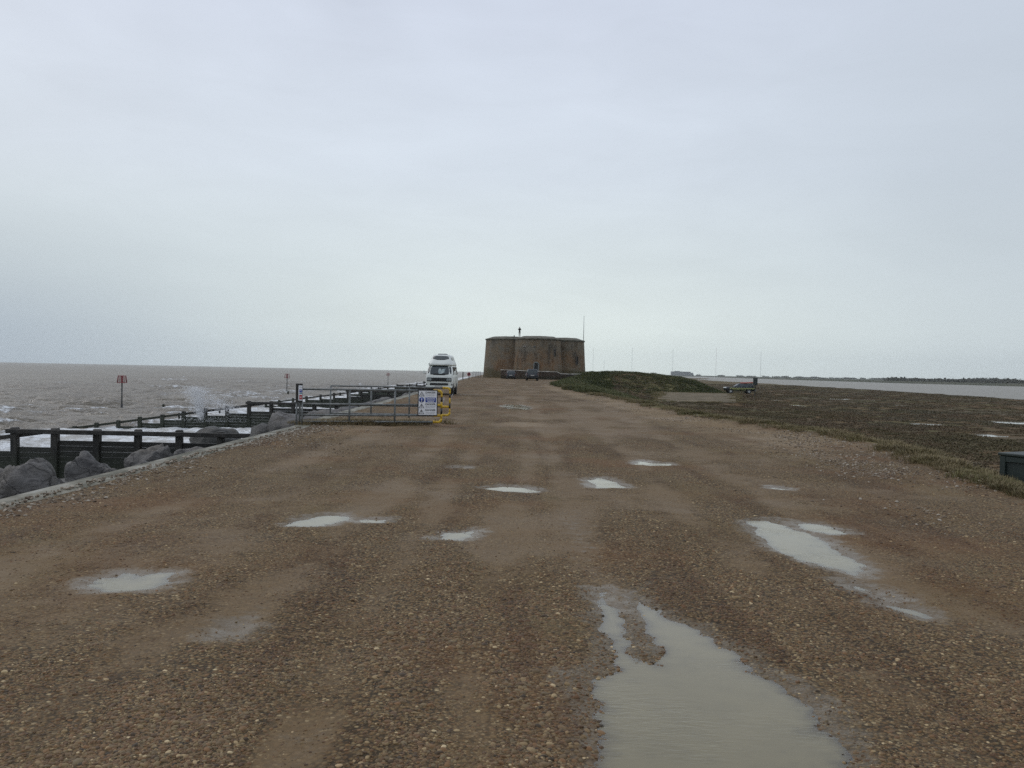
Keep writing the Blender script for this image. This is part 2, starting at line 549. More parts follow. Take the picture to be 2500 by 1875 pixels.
def leaf_material(name, cols, var=0.5, patch=0.12):
    """blades and leaves; tone varies from plant to plant and in drifts"""
    m, t, b = new_mat(name)
    oi = t.n('ShaderNodeObjectInfo')
    dr = t.noise(oi.outputs['Location'], patch, 4.0, 0.6)
    f = t.math('ADD', t.math('MULTIPLY', oi.outputs['Random'], var), t.math('MULTIPLY', t.smooth(dr, 0.35, 0.65), 1.0 - var))
    n = len(cols)
    t.put(b.inputs['Base Color'], t.ramp(f, [(i / (n - 1), c) for i, c in enumerate(cols)]))
    b.inputs['Roughness'].default_value = 0.8
    b.inputs['Specular IOR Level'].default_value = 0.2
    return m


M_ground = ground_material()
M_pebble = pebble_material()
def puddle_material():
    # silty water: clear where it is a film over the stones, cloudy where it is deep
    m, t, b = new_mat('puddle_water')
    t.t.nodes.remove(b)
    pos = t.n('ShaderNodeNewGeometry').outputs['Position']
    dep = t.n('ShaderNodeAttribute', attribute_name='depth', attribute_type='GEOMETRY').outputs['Fac']
    n = t.noise(t.mapping(pos, (0.30, 1.0, 1.0)), 34.0, 3.0, 0.6, 0.4)
    gust = t.smooth(t.noise(pos, 1.3, 2.0, 0.5), 0.40, 0.62)
    n2 = t.noise(pos, 1.6, 4.0, 0.6)
    nrm = t.n('ShaderNodeBump', in_Strength=t.math('ADD', 0.06, t.math('MULTIPLY', gust, 0.5)), in_Distance=0.006, in_Height=n).outputs[0]
    op = t.math('SUBTRACT', 1.0, t.math('POWER', 2.718, t.math('MULTIPLY', t.math('MAXIMUM', dep, 0.0), -125.0)))
    silt = t.n('ShaderNodeBsdfDiffuse', t.mix(n2, (0.170, 0.142, 0.070), (0.212, 0.178, 0.094)), in_Normal=nrm)
    base = t.n('ShaderNodeMixShader', op, t.n('ShaderNodeBsdfTransparent', (0.86, 0.84, 0.80)), silt)
    gl = t.n('ShaderNodeBsdfGlossy', in_Color=(1.0, 0.985, 0.95), in_Roughness=0.03, in_Normal=nrm)
    fr = t.n('ShaderNodeFresnel', 1.48, nrm)
    mx = t.n('ShaderNodeMixShader', fr, base, gl)
    out = [q for q in m.node_tree.nodes if q.type == 'OUTPUT_MATERIAL'][0]
    m.node_tree.links.new(mx.outputs[0], out.inputs['Surface'])
    return m


M_puddle = puddle_material()
M_pool = water_material('pool_water', (0.26, 0.25, 0.21), 0.08, 0.05, 4.0)
M_river = water_material('river_water', (0.245, 0.228, 0.188), 0.45, 0.6, 0.7, (0.6, 1, 1), 0.30, 0.2)
M_sea = sea_material()
M_brick = brick_material('tower_brick', (0.225, 0.172, 0.112), (0.275, 0.158, 0.080), (0.200, 0.176, 0.136), (0.105, 0.092, 0.050), 1.9)
M_wallbrick = brick_material('ditch_brick', (0.075, 0.058, 0.046), (0.10, 0.064, 0.045), (0.070, 0.060, 0.052), (0.045, 0.042, 0.026), 0.8)
M_coping = pmat('weathered_coping', (0.125, 0.112, 0.085), (0.075, 0.072, 0.050), 1.2, 0.9, 0.4, 5, coords='World')
M_whitestone = pmat('white_capping', (0.55, 0.52, 0.47), (0.30, 0.28, 0.25), 1.4, 0.85, coords='World')
M_granite = pmat('granite', (0.20, 0.21, 0.20), (0.13, 0.14, 0.13), 3.0, 0.85, 0.2, coords='World')
M_dark = pmat('dark_opening', (0.018, 0.020, 0.020), (0.012, 0.013, 0.013), 3.0, 0.7)
M_timber = pmat('wet_timber', (0.034, 0.031, 0.027), (0.014, 0.014, 0.013), 3.0, 0.62, 0.5, 14, coords='World', stretch=(1, 1, 3), rvar=0.35, spec=0.35)
M_plank = pmat('wet_plank', (0.030, 0.029, 0.026), (0.014, 0.016, 0.015), 1.4, 0.66, 0.5, 9, coords='World', stretch=(0.3, 1, 3), rvar=0.3, spec=0.3)
M_iron = pmat('iron_statue', (0.030, 0.027, 0.025), (0.045, 0.030, 0.022), 6.0, 0.6)
M_galv = pmat('galvanised_steel', (0.19, 0.20, 0.195), (0.115, 0.12, 0.115), 7.0, 0.55, 0.1, metal=0.25, rvar=0.2)
M_yellow = pmat('yellow_paint', (0.62, 0.40, 0.025), (0.46, 0.28, 0.02), 9.0, 0.5)
M_black = pmat('black_paint', (0.016, 0.016, 0.017), (0.024, 0.022, 0.022), 9.0, 0.5)
M_signwhite = pmat('sign_white', (0.78, 0.78, 0.80), (0.70, 0.70, 0.72), 8.0, 0.4)
M_signblue = pmat('sign_blue', (0.020, 0.055, 0.30), (0.017, 0.045, 0.25), 8.0, 0.4)
M_signred = pmat('sign_red', (0.42, 0.045, 0.05), (0.34, 0.035, 0.04), 8.0, 0.4)
M_signteal = pmat('sign_teal', (0.02, 0.16, 0.22), (0.02, 0.12, 0.18), 8.0, 0.4)
M_signgrey = pmat('sign_print', (0.05, 0.05, 0.055), (0.05, 0.05, 0.05), 8.0, 0.5)
M_signgreyl = pmat('sign_small_print', (0.42, 0.42, 0.44), (0.34, 0.34, 0.36), 30.0, 0.5)
M_redrust = pmat('red_lead_paint', (0.27, 0.055, 0.060), (0.17, 0.045, 0.045), 5.0, 0.65)
M_weedpost = pmat('weeded_post', (0.10, 0.098, 0.094), (0.030, 0.032, 0.028), 1.0, 0.7, coords='World')
M_concrete = pmat('sea_wall_concrete', (0.165, 0.148, 0.098), (0.080, 0.076, 0.048), 1.9, 0.62, 0.5, 22, coords='World', rvar=1.6, stretch=(1.6, 0.5, 1), lo=0.40, hi=0.60)
M_slab = pmat('slab_concrete', (0.185, 0.148, 0.098), (0.105, 0.088, 0.056), 0.5, 0.95, 0.3, 6, coords='World', spec=0.1)
M_beach = pmat('beach_shingle', (0.042, 0.036, 0.028), (0.020, 0.018, 0.014), 5.0, 0.6, 0.8, 18, coords='World')
M_vanwhite = pmat('van_white', (0.68, 0.70, 0.655), (0.60, 0.62, 0.575), 1.4, 0.32)
M_glass = pmat('dark_glass', (0.020, 0.030, 0.033), (0.028, 0.038, 0.042), 1.5, 0.10, spec=0.6)
M_roofglass = pmat('roof_glass', (0.095, 0.105, 0.105), (0.07, 0.08, 0.08), 2.5, 0.15)
M_rubber = pmat('rubber', (0.014, 0.014, 0.015), (0.022, 0.021, 0.020), 6.0, 0.75)
M_plastic = pmat('black_plastic', (0.016, 0.019, 0.020), (0.011, 0.012, 0.013), 8.0, 0.55)
M_lamp = pmat('lamp_lens', (0.30, 0.33, 0.33), (0.16, 0.18, 0.18), 20.0, 0.15)
M_chrome = pmat('bumper_steel', (0.42, 0.43, 0.43), (0.32, 0.33, 0.33), 5.0, 0.35, metal=0.4)
M_palepanel = pmat('pale_panel_tone', (0.42, 0.47, 0.46), (0.20, 0.25, 0.26), 6.0, 0.8)
M_cargrey = pmat('grey_paint', (0.036, 0.042, 0.052), (0.028, 0.034, 0.042), 3.0, 0.28)
M_carnavy = pmat('navy_paint', (0.030, 0.035, 0.046), (0.024, 0.028, 0.036), 3.0, 0.30)
M_plate = pmat('number_plate', (0.50, 0.50, 0.47), (0.44, 0.44, 0.42), 6.0, 0.4)
M_tail = pmat('tail_lens', (0.14, 0.022, 0.02), (0.10, 0.016, 0.016), 6.0, 0.25)
M_hivis = pmat('check_yellow', (0.50, 0.52, 0.16), (0.42, 0.44, 0.13), 6.0, 0.4)
M_truckdark = pmat('truck_navy', (0.014, 0.018, 0.024), (0.010, 0.012, 0.016), 4.0, 0.3)
M_redbox = pmat('red_kit', (0.42, 0.075, 0.045), (0.32, 0.05, 0.03), 6.0, 0.6)
M_orange = pmat('life_ring_red', (0.36, 0.04, 0.05), (0.26, 0.03, 0.035), 6.0, 0.5)
M_green = pmat('dark_green_paint', (0.015, 0.026, 0.022), (0.010, 0.016, 0.015), 2.5, 0.5, 0.15, coords='World')
M_greentrim = pmat('green_grey_trim', (0.018, 0.030, 0.026), (0.013, 0.022, 0.019), 3.0, 0.55, coords='World')
M_rock = None


def timber_material(name, c1, c2, stretch):
    m, t, b = new_mat(name)
    g = t.n('ShaderNodeNewGeometry')
    pos = g.outputs['Position']
    v = t.mapping(pos, stretch)
    n1 = t.noise(v, 2.2, 6.0, 0.65, 0.3)
    n2 = t.noise(v, 13.0, 5.0, 0.7)
    c = t.mix(t.smooth(n1, 0.38, 0.62), c1, c2)
    z = t.n('ShaderNodeSeparateXYZ', pos).outputs[2]
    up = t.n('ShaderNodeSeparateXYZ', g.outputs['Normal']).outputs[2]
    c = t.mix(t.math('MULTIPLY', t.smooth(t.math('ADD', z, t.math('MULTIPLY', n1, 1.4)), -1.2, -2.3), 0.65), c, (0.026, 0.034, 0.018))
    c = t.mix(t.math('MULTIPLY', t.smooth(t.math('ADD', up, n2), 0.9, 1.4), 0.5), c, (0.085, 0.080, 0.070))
    c = t.mix(t.math('MULTIPLY', t.smooth(n2, 0.60, 0.72), 0.35), c, (0.075, 0.062, 0.048))
    t.put(b.inputs['Base Color'], c)
    t.put(b.inputs['Roughness'], t.math('ADD', 0.40, t.math('MULTIPLY', n1, 0.45)))
    b.inputs['Specular IOR Level'].default_value = 0.35
    t.put(b.inputs['Normal'], t.n('ShaderNodeBump', in_Strength=0.7, in_Distance=0.03, in_Height=t.math('ADD', n1, n2)).outputs[0])
    return m


M_timber = timber_material('worn_timber', (0.040, 0.036, 0.031), (0.018, 0.017, 0.015), (1, 1, 0.4))
M_plank = timber_material('worn_plank', (0.034, 0.032, 0.028), (0.016, 0.016, 0.014), (0.25, 1, 2.5))
M_far = pmat('far_building', (0.20, 0.21, 0.22), (0.17, 0.18, 0.19), 0.02, 0.9)
M_mast = pmat('mast_steel', (0.20, 0.20, 0.21), (0.15, 0.15, 0.16), 0.1, 0.8)
M_mastred = pmat('mast_red', (0.36, 0.14, 0.13), (0.28, 0.11, 0.1), 0.1, 0.8)
M_farland = pmat('far_marsh', (0.085, 0.085, 0.060), (0.060, 0.066, 0.045), 0.02, 0.95, coords='World', spec=0.1)
M_farleaf = leaf_material('far_leaves', [(0.065, 0.070, 0.055), (0.090, 0.088, 0.070), (0.105, 0.100, 0.085)])  # leaf tones paled, part of the distance haze put into the colour
M_grass = leaf_material('grass_blades', [(0.080, 0.084, 0.034), (0.125, 0.116, 0.050), (0.185, 0.155, 0.076), (0.26, 0.21, 0.118)], 0.45, 0.14)
M_dry = leaf_material('dry_grass', [(0.13, 0.105, 0.055), (0.19, 0.15, 0.082), (0.25, 0.20, 0.118)], 0.7, 0.3)
M_bank = leaf_material('bank_grass', [(0.058, 0.072, 0.028), (0.082, 0.094, 0.038), (0.115, 0.116, 0.052), (0.15, 0.134, 0.068)], 0.4, 0.10)
M_marshleaf = leaf_material('marsh_leaves', [(0.075, 0.060, 0.034), (0.112, 0.096, 0.052), (0.135, 0.095, 0.060), (0.120, 0.104, 0.070), (0.100, 0.090, 0.048)], 0.35, 0.035)


def rock_material():
    m, t, b = new_mat('armour_rock')
    v = t.n('ShaderNodeNewGeometry').outputs['Position']
    n1 = t.noise(v, 1.3, 6.0, 0.65, 0.5)
    n2 = t.noise(t.mapping(v, (1, 1, 3.0), (0.5, 0.3, 0)), 3.4, 6.0, 0.7, 0.8)
    n3 = t.noise(v, 14.0, 4.0, 0.65)
    wv = t.n('ShaderNodeVectorMath', v, t.n('ShaderNodeVectorMath', t.n('ShaderNodeTexNoise', in_Vector=v, in_Scale=2.2, in_Detail=3.0).outputs[1], (0.5, 0.5, 0.5), operation='MULTIPLY').outputs[0], operation='ADD').outputs[0]
    ck = t.n('ShaderNodeTexVoronoi', in_Vector=wv, in_Scale=1.7, feature='DISTANCE_TO_EDGE').outputs[0]
    crack = t.smooth(ck, 0.022, 0.0)
    c = t.mix(t.smooth(n1, 0.36, 0.64), (0.043, 0.041, 0.041), (0.110, 0.103, 0.097))
    c = t.mix(t.math('MULTIPLY', t.smooth(n2, 0.50, 0.64), 0.85), c, (0.018, 0.016, 0.016))
    c = t.mix(t.math('MULTIPLY', t.smooth(n2, 0.44, 0.30), 0.7), c, (0.184, 0.174, 0.160))
    z = t.n('ShaderNodeSeparateXYZ', v).outputs[2]
    c = t.mix(t.math('MULTIPLY', t.smooth(t.math('ADD', z, t.math('MULTIPLY', n1, 0.9)), 0.25, -0.55), 0.8), c, (0.018, 0.018, 0.013))
    c = t.mix(t.math('MULTIPLY', t.smooth(t.noise(v, 0.7, 4.0, 0.6), 0.5, 0.66), 0.55), c, (0.115, 0.098, 0.074))
    c = t.mix(t.math('MULTIPLY', crack, 0.4), c, (0.012, 0.012, 0.011))
    t.put(b.inputs['Base Color'], c)
    t.put(b.inputs['Roughness'], t.math('ADD', 0.30, t.math('MULTIPLY', n1, 0.6)))
    t.put(b.inputs['Normal'], t.n('ShaderNodeBump', in_Strength=0.9, in_Distance=0.07, in_Height=t.math('SUBTRACT', t.math('ADD', n2, t.math('MULTIPLY', n3, 0.45)), t.math('MULTIPLY', crack, 0.35))).outputs[0])
    return m


M_rock = rock_material()

# ================================================================== THE SETTING
SEA_Z, RIVER_Z, MARSH_Z = -3.74, -2.15, -1.6


def xw(y):   # land edge of the sea wall coping
    return np.interp(y, [-30, 24, 32, 57, 115, 160, 185, 260, 2500], [-5.78, -5.84, -6.2, -6.55, -6.95, -7.7, -8.8, -9.5, -12])


def xr(y):   # right edge of the gravel
    return np.interp(y, [-30, 5, 12, 15, 21.5, 27.5, 32, 40, 48, 62, 77, 95, 112, 130, 150, 165, 200, 2500],
                     [6.3, 6.6, 7.15, 7.7, 8.6, 8.3, 7.2, 6.9, 6.7, 5.9, 4.9, 4.6, 6.2, 8.0, 10.0, 12.0, 12.0, 12.0])


def zroad(y):
    return 0.40 * sst(y, 50, 128)


def xbank(y):  # river edge of the marsh
    return np.interp(y, [-50, 60, 159, 179, 263, 345, 400, 553, 764, 960, 1040, 1300, 2500], [60, 78, 95, 99, 111, 113, 117, 132, 160, 225, 178, 220, 400])


# puddles on the track: outline in metres, drop of the bed
PUD = {
    'big': [(0.50, 3.0), (0.48, 3.7), (0.45, 4.0), (0.47, 4.5), (0.43, 4.8), (0.60, 4.98), (0.68, 5.3), (0.66, 6.0), (0.68, 6.75), (0.76, 6.7), (0.80, 6.0), (0.74, 5.2),
            (0.90, 5.03), (0.97, 5.4), (0.93, 5.95), (0.94, 6.6), (1.03, 6.45), (1.10, 6.05), (1.30, 5.75), (1.34, 5.45), (1.42, 5.28), (1.44, 5.0), (1.56, 4.75), (1.64, 4.45), (1.58, 4.05), (1.50, 3.7), (1.48, 3.0)],
    'side': [(2.84, 10.13), (3.14, 10.3), (3.16, 9.76), (3.32, 9.17), (3.30, 8.53), (3.21, 7.72), (3.04, 7.39), (2.90, 7.69), (2.71, 8.1), (2.65, 8.67), (2.71, 9.34)],
    'side_b': [(3.32, 9.85), (3.45, 10.08), (3.62, 10.05), (3.70, 9.77), (3.78, 9.45), (3.53, 9.42)],
    'side_c': [(2.80, 7.22), (2.92, 7.12), (3.02, 6.80), (3.00, 6.62), (2.90, 6.75)],
    'side_d': [(2.85, 6.50), (2.95, 6.50), (3.08, 6.22), (3.0, 6.15)],
    'left': [(-3.24, 6.59), (-3.22, 6.85), (-3.12, 7.0), (-2.92, 7.03), (-2.76, 7.06), (-2.65, 6.76), (-2.71, 6.5), (-2.93, 6.45), (-3.12, 6.5)],
    'mid_left': [(-2.40, 9.25), (-2.28, 9.85), (-1.99, 10.06), (-1.85, 9.7), (-2.01, 9.28)],
    'mid_left_b': [(-1.76, 9.6), (-1.6, 9.74), (-1.38, 9.80), (-1.42, 9.58), (-1.61, 9.52)],
    'centre': [(-0.36, 12.52), (-0.09, 12.8), (0.2, 12.7), (0.42, 12.41), (0.32, 12.15), (-0.09, 12.2)],
    'centre_b': [(1.24, 13.73), (1.48, 14.1), (1.65, 13.64), (1.72, 12.91), (1.29, 12.8)],
    'right_far': [(2.36, 16.27), (2.55, 17.0), (2.78, 16.7), (3.1, 16.6), (3.05, 16.25), (2.63, 16.14)],
    'far': [(-0.50, 42.5), (-0.1, 44.6), (0.4, 44.4), (0.9, 40.91), (0.7, 38.9), (0.02, 39.4)],
    'shallow': [(-0.70, 8.68), (-0.62, 9.0), (-0.35, 9.2), (-0.40, 8.9), (-0.47, 8.68)],
    'speck': [(4.0, 13.2), (4.1, 13.4), (4.3, 13.15), (4.2, 13.0)],
    'speck_b': [(-1.05, 15.1), (-0.95, 15.3), (-0.75, 15.25), (-0.78, 15.0)],
    'slick': [(-1.84, 5.38), (-1.86, 5.62), (-1.78, 5.72), (-1.70, 5.52), (-1.72, 5.4)],
}
POOLS = [(33.7, 102, 1.1, 2.2), (54.6, 136, 4.6, 4.0), (47.4, 118, 1.2, 1.8), (50, 111, 1.4, 1.3), (55, 109, .8, 1.3), (29, 68.2, .75, 1.0), (31.4, 65.3, 1.3, 1.5),
         (35.1, 67.4, .8, .9), (41.8, 70, 3.2, 2.6), (29.2, 53, 1.25, 1.7), (37.7, 122, 1.4, 2.0), (25.4, 76.2, .55, 1.0), (22.9, 50.3, .25, .4), (62, 150, 2.0, 3.0)]


def pool_poly(c, k, n=18):
    x, y, a, b_ = c
    out = []
    for i in range(n):
        t = 2 * math.pi * i / n
        f = 0.72 + 0.5 * float(vnoise(math.cos(t) * 1.6 + k * 7.1, math.sin(t) * 1.6 + 3.3, 5))
        out.append((x + a * f * math.cos(t), y + b_ * f * math.sin(t)))
    return out


def sdist(px, py, poly):
    """signed distance to a polygon, positive inside"""
    d = np.full(px.shape, 1e9); ins = np.zeros(px.shape, bool)
    n = len(poly)
    for i in range(n):
        x0, y0 = poly[i]; x1, y1 = poly[(i + 1) % n]
        ex, ey = x1 - x0, y1 - y0
        t = np.clip(((px - x0) * ex + (py - y0) * ey) / (ex * ex + ey * ey), 0, 1)
        d = np.minimum(d, np.hypot(px - x0 - t * ex, py - y0 - t * ey))
        c = ((y0 > py) != (y1 > py)) & (px < (x1 - x0) * (py - y0) / (y1 - y0 + 1e-12) + x0)
        ins ^= c
    return np.where(ins, d, -d)


PSET = [(p, 0.040, 0.17 if k not in ('far',) else 0.5) for k, p in PUD.items()]
PSETM = [(pool_poly(c, i), 0.20, 0.6) for i, c in enumerate(POOLS)]
SLAB = [(15.4, 91.0), (24.6, 94.0), (37.0, 142.0), (24.4, 142.0)]


def terrain(x, y, fine=True):
    x = np.asarray(x, float); y = np.asarray(y, float)
    zr = zroad(y)
    e = x - xr(y)
    vw = np.interp(y, [0, 20, 60, 85, 110, 145, 400], [7.5, 6.5, 8.5, 10.0, 12.0, 9.0, 9.0])
    z = zr + (MARSH_Z - zr) * sst(e, 0.2, vw) ** 0.9
    # low lip of shingle and turf along the right edge
    z = z + 0.14 * np.exp(-((e - 0.5) / 1.1) ** 2) * sst(y, 8, 24)
    marsh = sst(e, vw * 0.55, vw * 1.0)
    z = z + marsh * 0.10 * fbm(x, y, 4.0, 4, 3) + sst(e, 0.3, 3) * 0.10 * fbm(x, y, 1.8, 4, 9)
    # grassy bank right of the tower
    crest = np.interp(x, [6, 9, 11.5, 13.8, 17, 20.5, 24, 27.3, 30, 33.1, 35, 36.6, 38.5], [-2, 0.35, 1.0, 1.5, 1.7, 1.9, 1.75, 1.5, 1.25, 0.75, 0.1, -1.0, -2])
    my = sst(y, 141, 159) * (1 - 0.75 * sst(y, 172, 230))
    zb = crest * 1.0 + fbm(x, y, 3.2, 4, 21) * 0.32
    z = np.where(crest > -1.9, z + np.maximum(zb - z, 0) * my, z)
    # shoulder of the embankment beside the concrete
    z = z + 0.30 * np.exp(-((x - 11.0) / 3.6) ** 2 - ((y - 88) / 9.0) ** 2) + fbm(x, y, 2.5, 3, 31) * 0.12 * np.exp(-((x - 11.0) / 6) ** 2 - ((y - 90) / 18.0) ** 2)
    # levelled under the slab
    s = np.full(x.shape, -9.0)
    m = (x > 8) & (x < 46) & (y > 82) & (y < 152)
    if m.any():
        s[m] = sdist(x[m], y[m], SLAB)
        z = z + (-1.26 - z) * sst(s, -1.6, 0.1)
    # river bank
    bd = xbank(y) + 3.0 * fbm(y, y * 0.0 + 3.0, 22.0, 3, 4) - x
    z = np.where(bd < 2.0, z + (-3.6 - z) * sst(bd, 0.6, -1.0), z)
    z = z + 0.35 * np.exp(-((bd - 3.0) / 2.5) ** 2) * sst(y, 300, 380) * (1 - sst(y, 420, 520))
    # track relief and puddle beds
    if fine:
        near = (y < 60) & (e < 1.0)
        und = np.zeros(x.shape); und[near] = 0.016 * fbm(x[near], y[near], 1.6, 3, 41)
        fi = np.zeros(x.shape); fi[near] = 0.012 * fbm(x[near], y[near], 0.22, 5, 51, 0.68)
        rut = np.zeros(x.shape); rut[near] = -0.014 * lanes(x[near], y[near])
        wgt = np.zeros(x.shape)
        bed = np.zeros(x.shape)
        for poly, dep, edge in PSET:
            xs = [p[0] for p in poly]; ys = [p[1] for p in poly]
            m = (x > min(xs) - 2) & (x < max(xs) + 2) & (y > min(ys) - 2 - edge * 3) & (y < max(ys) + 2 + edge * 3)
            if not m.any():
                continue
            d = sdist(x[m], y[m], poly)
            d = d + 0.075 * fbm(x[m], y[m], 0.45, 3, 61) + 0.05 * fbm(x[m], y[m], 0.13, 3, 62)
            lump = (0.45 if len(poly) > 20 else 1.0) * (0.010 * fbm(x[m], y[m], 0.30, 3, 63) + 0.009 * np.abs(fbm(x[m], y[m], 0.10, 3, 64)))
            bed[m] = np.minimum(bed[m], (-dep + lump) * sst(d, -edge, edge))
            wgt[m] = np.maximum(wgt[m], sst(d, -1.2, -0.05))
        z = z + (und + rut * 1.3) * (1 - wgt) + fi + bed + 0.010 * (1 - wgt)
    for poly, dep, edge in PSETM:
        xs = [p[0] for p in poly]; ys = [p[1] for p in poly]
        m = (x > min(xs) - 4) & (x < max(xs) + 4) & (y > min(ys) - 4) & (y < max(ys) + 4)
        if not m.any():
            continue
        d = sdist(x[m], y[m], poly)
        k = sst(d, -3.0, -0.4)
        z[m] = z[m] + (MARSH_Z + 0.02 - z[m]) * k - dep * sst(d, -0.5, 0.5)
    return z


LANES = [([(-0.05, 2.0), (-0.07, 3.65), (-0.14, 5.1), (-0.01, 9.0), (0.35, 16.8), (0.66, 68)], 0.20), ([(0.80, 5.6), (0.8, 7.0), (0.78, 10.5), (0.92, 19.7), (1.13, 46)], 0.24),
         ([(3.5, 4.0), (3.42, 5.65), (3.18, 6.9), (3.49, 11.1), (4.16, 21.6), (4.63, 48)], 0.30), ([(2.0, 3.0), (2.08, 4.06), (2.16, 6.35), (2.26, 10.3), (2.48, 19), (3.2, 44.6)], 0.26),
         ([(-2.3, 3.2), (-2.22, 4.1), (-2.07, 5.3), (-1.69, 7.35), (-1.68, 14.3), (-1.98, 42)], 0.26), ([(-4.0, 4.0), (-4.07, 6.85), (-4.21, 9.84), (-3.76, 17.6), (-3.49, 36.7)], 0.30),
         ([(-1.02, 3.0), (-1.0, 4.4), (-0.99, 6.1), (-0.93, 10.6), (-0.74, 23)], 0.18)]


def lanes(x, y):
    r_ = np.zeros(x.shape)
    for i, (pts, wd) in enumerate(LANES):
        xs = np.interp(y, [p[1] for p in pts], [p[0] for p in pts]) + 0.10 * fbm(y, y * 0 + i, 2.5, 2, 700 + i)
        k = sst(y, pts[0][1] - 0.3, pts[0][1] + 0.8) * (1 - sst(y, pts[-1][1] * 0.7, pts[-1][1] * 1.1))
        ww = wd * (1 + 0.012 * y)
        r_ = np.maximum(r_, np.exp(-((x - xs) / ww) ** 2) * k)
    return r_


def masks(x, y):
    e = x - xr(y) + 0.55 * fbm(x, y, 2.2, 4, 71)
    vw = np.interp(y, [0, 20, 60, 85, 110, 145, 400], [7.5, 6.5, 8.5, 10.0, 12.0, 9.0, 9.0])
    grass = sst(e, -0.5, 0.9)
    marsh = sst(x - xr(y), vw * 0.55, vw * 0.95) * (1 - sst(x, 5, 45) * sst(y, 140, 143) * (1 - sst(x, 36.5, 39)) * (1 - sst(y, 185, 200)))
    marsh = np.where((x < 15) & (y > 80) & (y < 190), 0, marsh)
    # gravel path up to the tower and the branch to the right
    def path(x0, y0, x1, y1, hw):
        ex, ey = x1 - x0, y1 - y0
        t = np.clip(((x - x0) * ex + (y - y0) * ey) / (ex * ex + ey * ey), 0, 1)
        return 1 - sst(np.hypot((x - x0 - t * ex), (y - y0 - t * ey) * 0.35), hw * 0.7, hw * 1.3)
    pth = np.maximum(path(5, 104, 12, 116, 1.0), 0.75 * path(8.5, 138, 13.0, 153, 0.6)) * (1 - 0.35 * (0.5 + fbm(x, y, 2, 3, 5)))
    pth = np.maximum(pth, 0.6 * path(12, 116, 19, 133, 0.7))
    grass = grass * (1 - 0.95 * pth)
    # pale washed shingle beside the turf and along the path
    pale = np.exp(-((e + 0.9) / 1.0) ** 2) * sst(y, 13, 26) * (1 - 0.5 * sst(y, 70, 110)) + 0.5 * np.exp(-((e + 2.6) / 1.0) ** 2) * sst(y, 10, 20) * (1 - sst(y, 30, 40))
    pale = np.maximum(pale, 0.55 * np.exp(-((e + 0.6) / 0.7) ** 2) * (1 - sst(y, 13, 26)))
    pale = np.maximum(pale, 0.35 * pth)
    pale = np.maximum(pale, 0.65 * np.exp(-((x + 4.6) / 1.3) ** 2) * sst(y, 17, 22) * (1 - sst(y, 30, 38)))
    pale = np.maximum(pale, 1.2 * np.exp(-((x - 0.4) / 0.75) ** 4 - ((y - 27.7) / 1.2) ** 4))
    mud = 0.36 + 1.05 * fbm(x * 1.0, y * 0.50, 1.5, 5, 81) + 0.25 * fbm(x, y, 0.35, 3, 82)
    # wheel lines worn smooth
    ln = lanes(x, y)
    mud = mud - 0.20 + 0.80 * ln * (0.75 + 0.6 * fbm(x, y, 1.3, 3, 93))
    mud = mud + 0.9 * np.exp(-((x + 0.95) / 0.22) ** 2 - ((y - 3.85) / 0.35) ** 4)
    mud = mud + 0.8 * np.exp(-((x + 1.75) / 0.14) ** 2 - ((y - 5.85) / 0.3) ** 4)
    mud = mud + 0.30 * sst(y, 10, 40)
    mud = mud - 0.5 * np.exp(-((x - 0.15) / 0.5) ** 2) * (1 - sst(y, 4.5, 7.5)) - 0.25 * np.exp(-((x + 5) / 1.2) ** 2)
    wet = np.zeros(x.shape)
    for poly, dep, edge in PSET:
        xs = [p[0] for p in poly]; ys = [p[1] for p in poly]
        m = (x > min(xs) - 1) & (x < max(xs) + 1) & (y > min(ys) - 1.5) & (y < max(ys) + 1.5)
        if m.any():
            d = sdist(x[m], y[m], poly)
            mud[m] = mud[m] + 0.35 * sst(d, -0.30, -0.02)
            wet[m] = np.maximum(wet[m], sst(d + 0.10 * fbm(x[m], y[m], 0.3, 3, 96), -0.32, -0.02))
    wet = np.maximum(wet, 0.9 * np.exp(-((x - 1.0) / 0.42) ** 4 - ((y - 6.6) / 1.0) ** 4) * (0.45 + 0.9 * fbm(x, y, 0.4, 3, 98)))
    wet = np.maximum(wet, 0.5 * np.exp(-((x - 0.75) / 0.3) ** 2 - ((y - 9.0) / 2.0) ** 2) + 0.6 * np.exp(-((x + 1.75) / 0.16) ** 2 - ((y - 5.75) / 0.45) ** 2) + 0.5 * np.exp(-((x + 0.92) / 0.2) ** 2 - ((y - 3.8) / 0.4) ** 2))
    wet = np.maximum(wet, 0.5 * np.exp(-((x - 2.95 - 0.10 * (7 - y)) / 0.22) ** 2) * sst(y, 5.2, 6.2) * (1 - sst(y, 7.5, 8)))
    return grass, np.clip(marsh, 0, 1), np.clip(pale, 0, 1.2), np.clip(mud, 0, 1), np.clip(wet, 0, 1)


def geo_rows(a, b_, r_):
    n = max(2, int(math.log(b_ / a) / math.log(r_)))
    return list(np.geomspace(a, b_, n, endpoint=False))


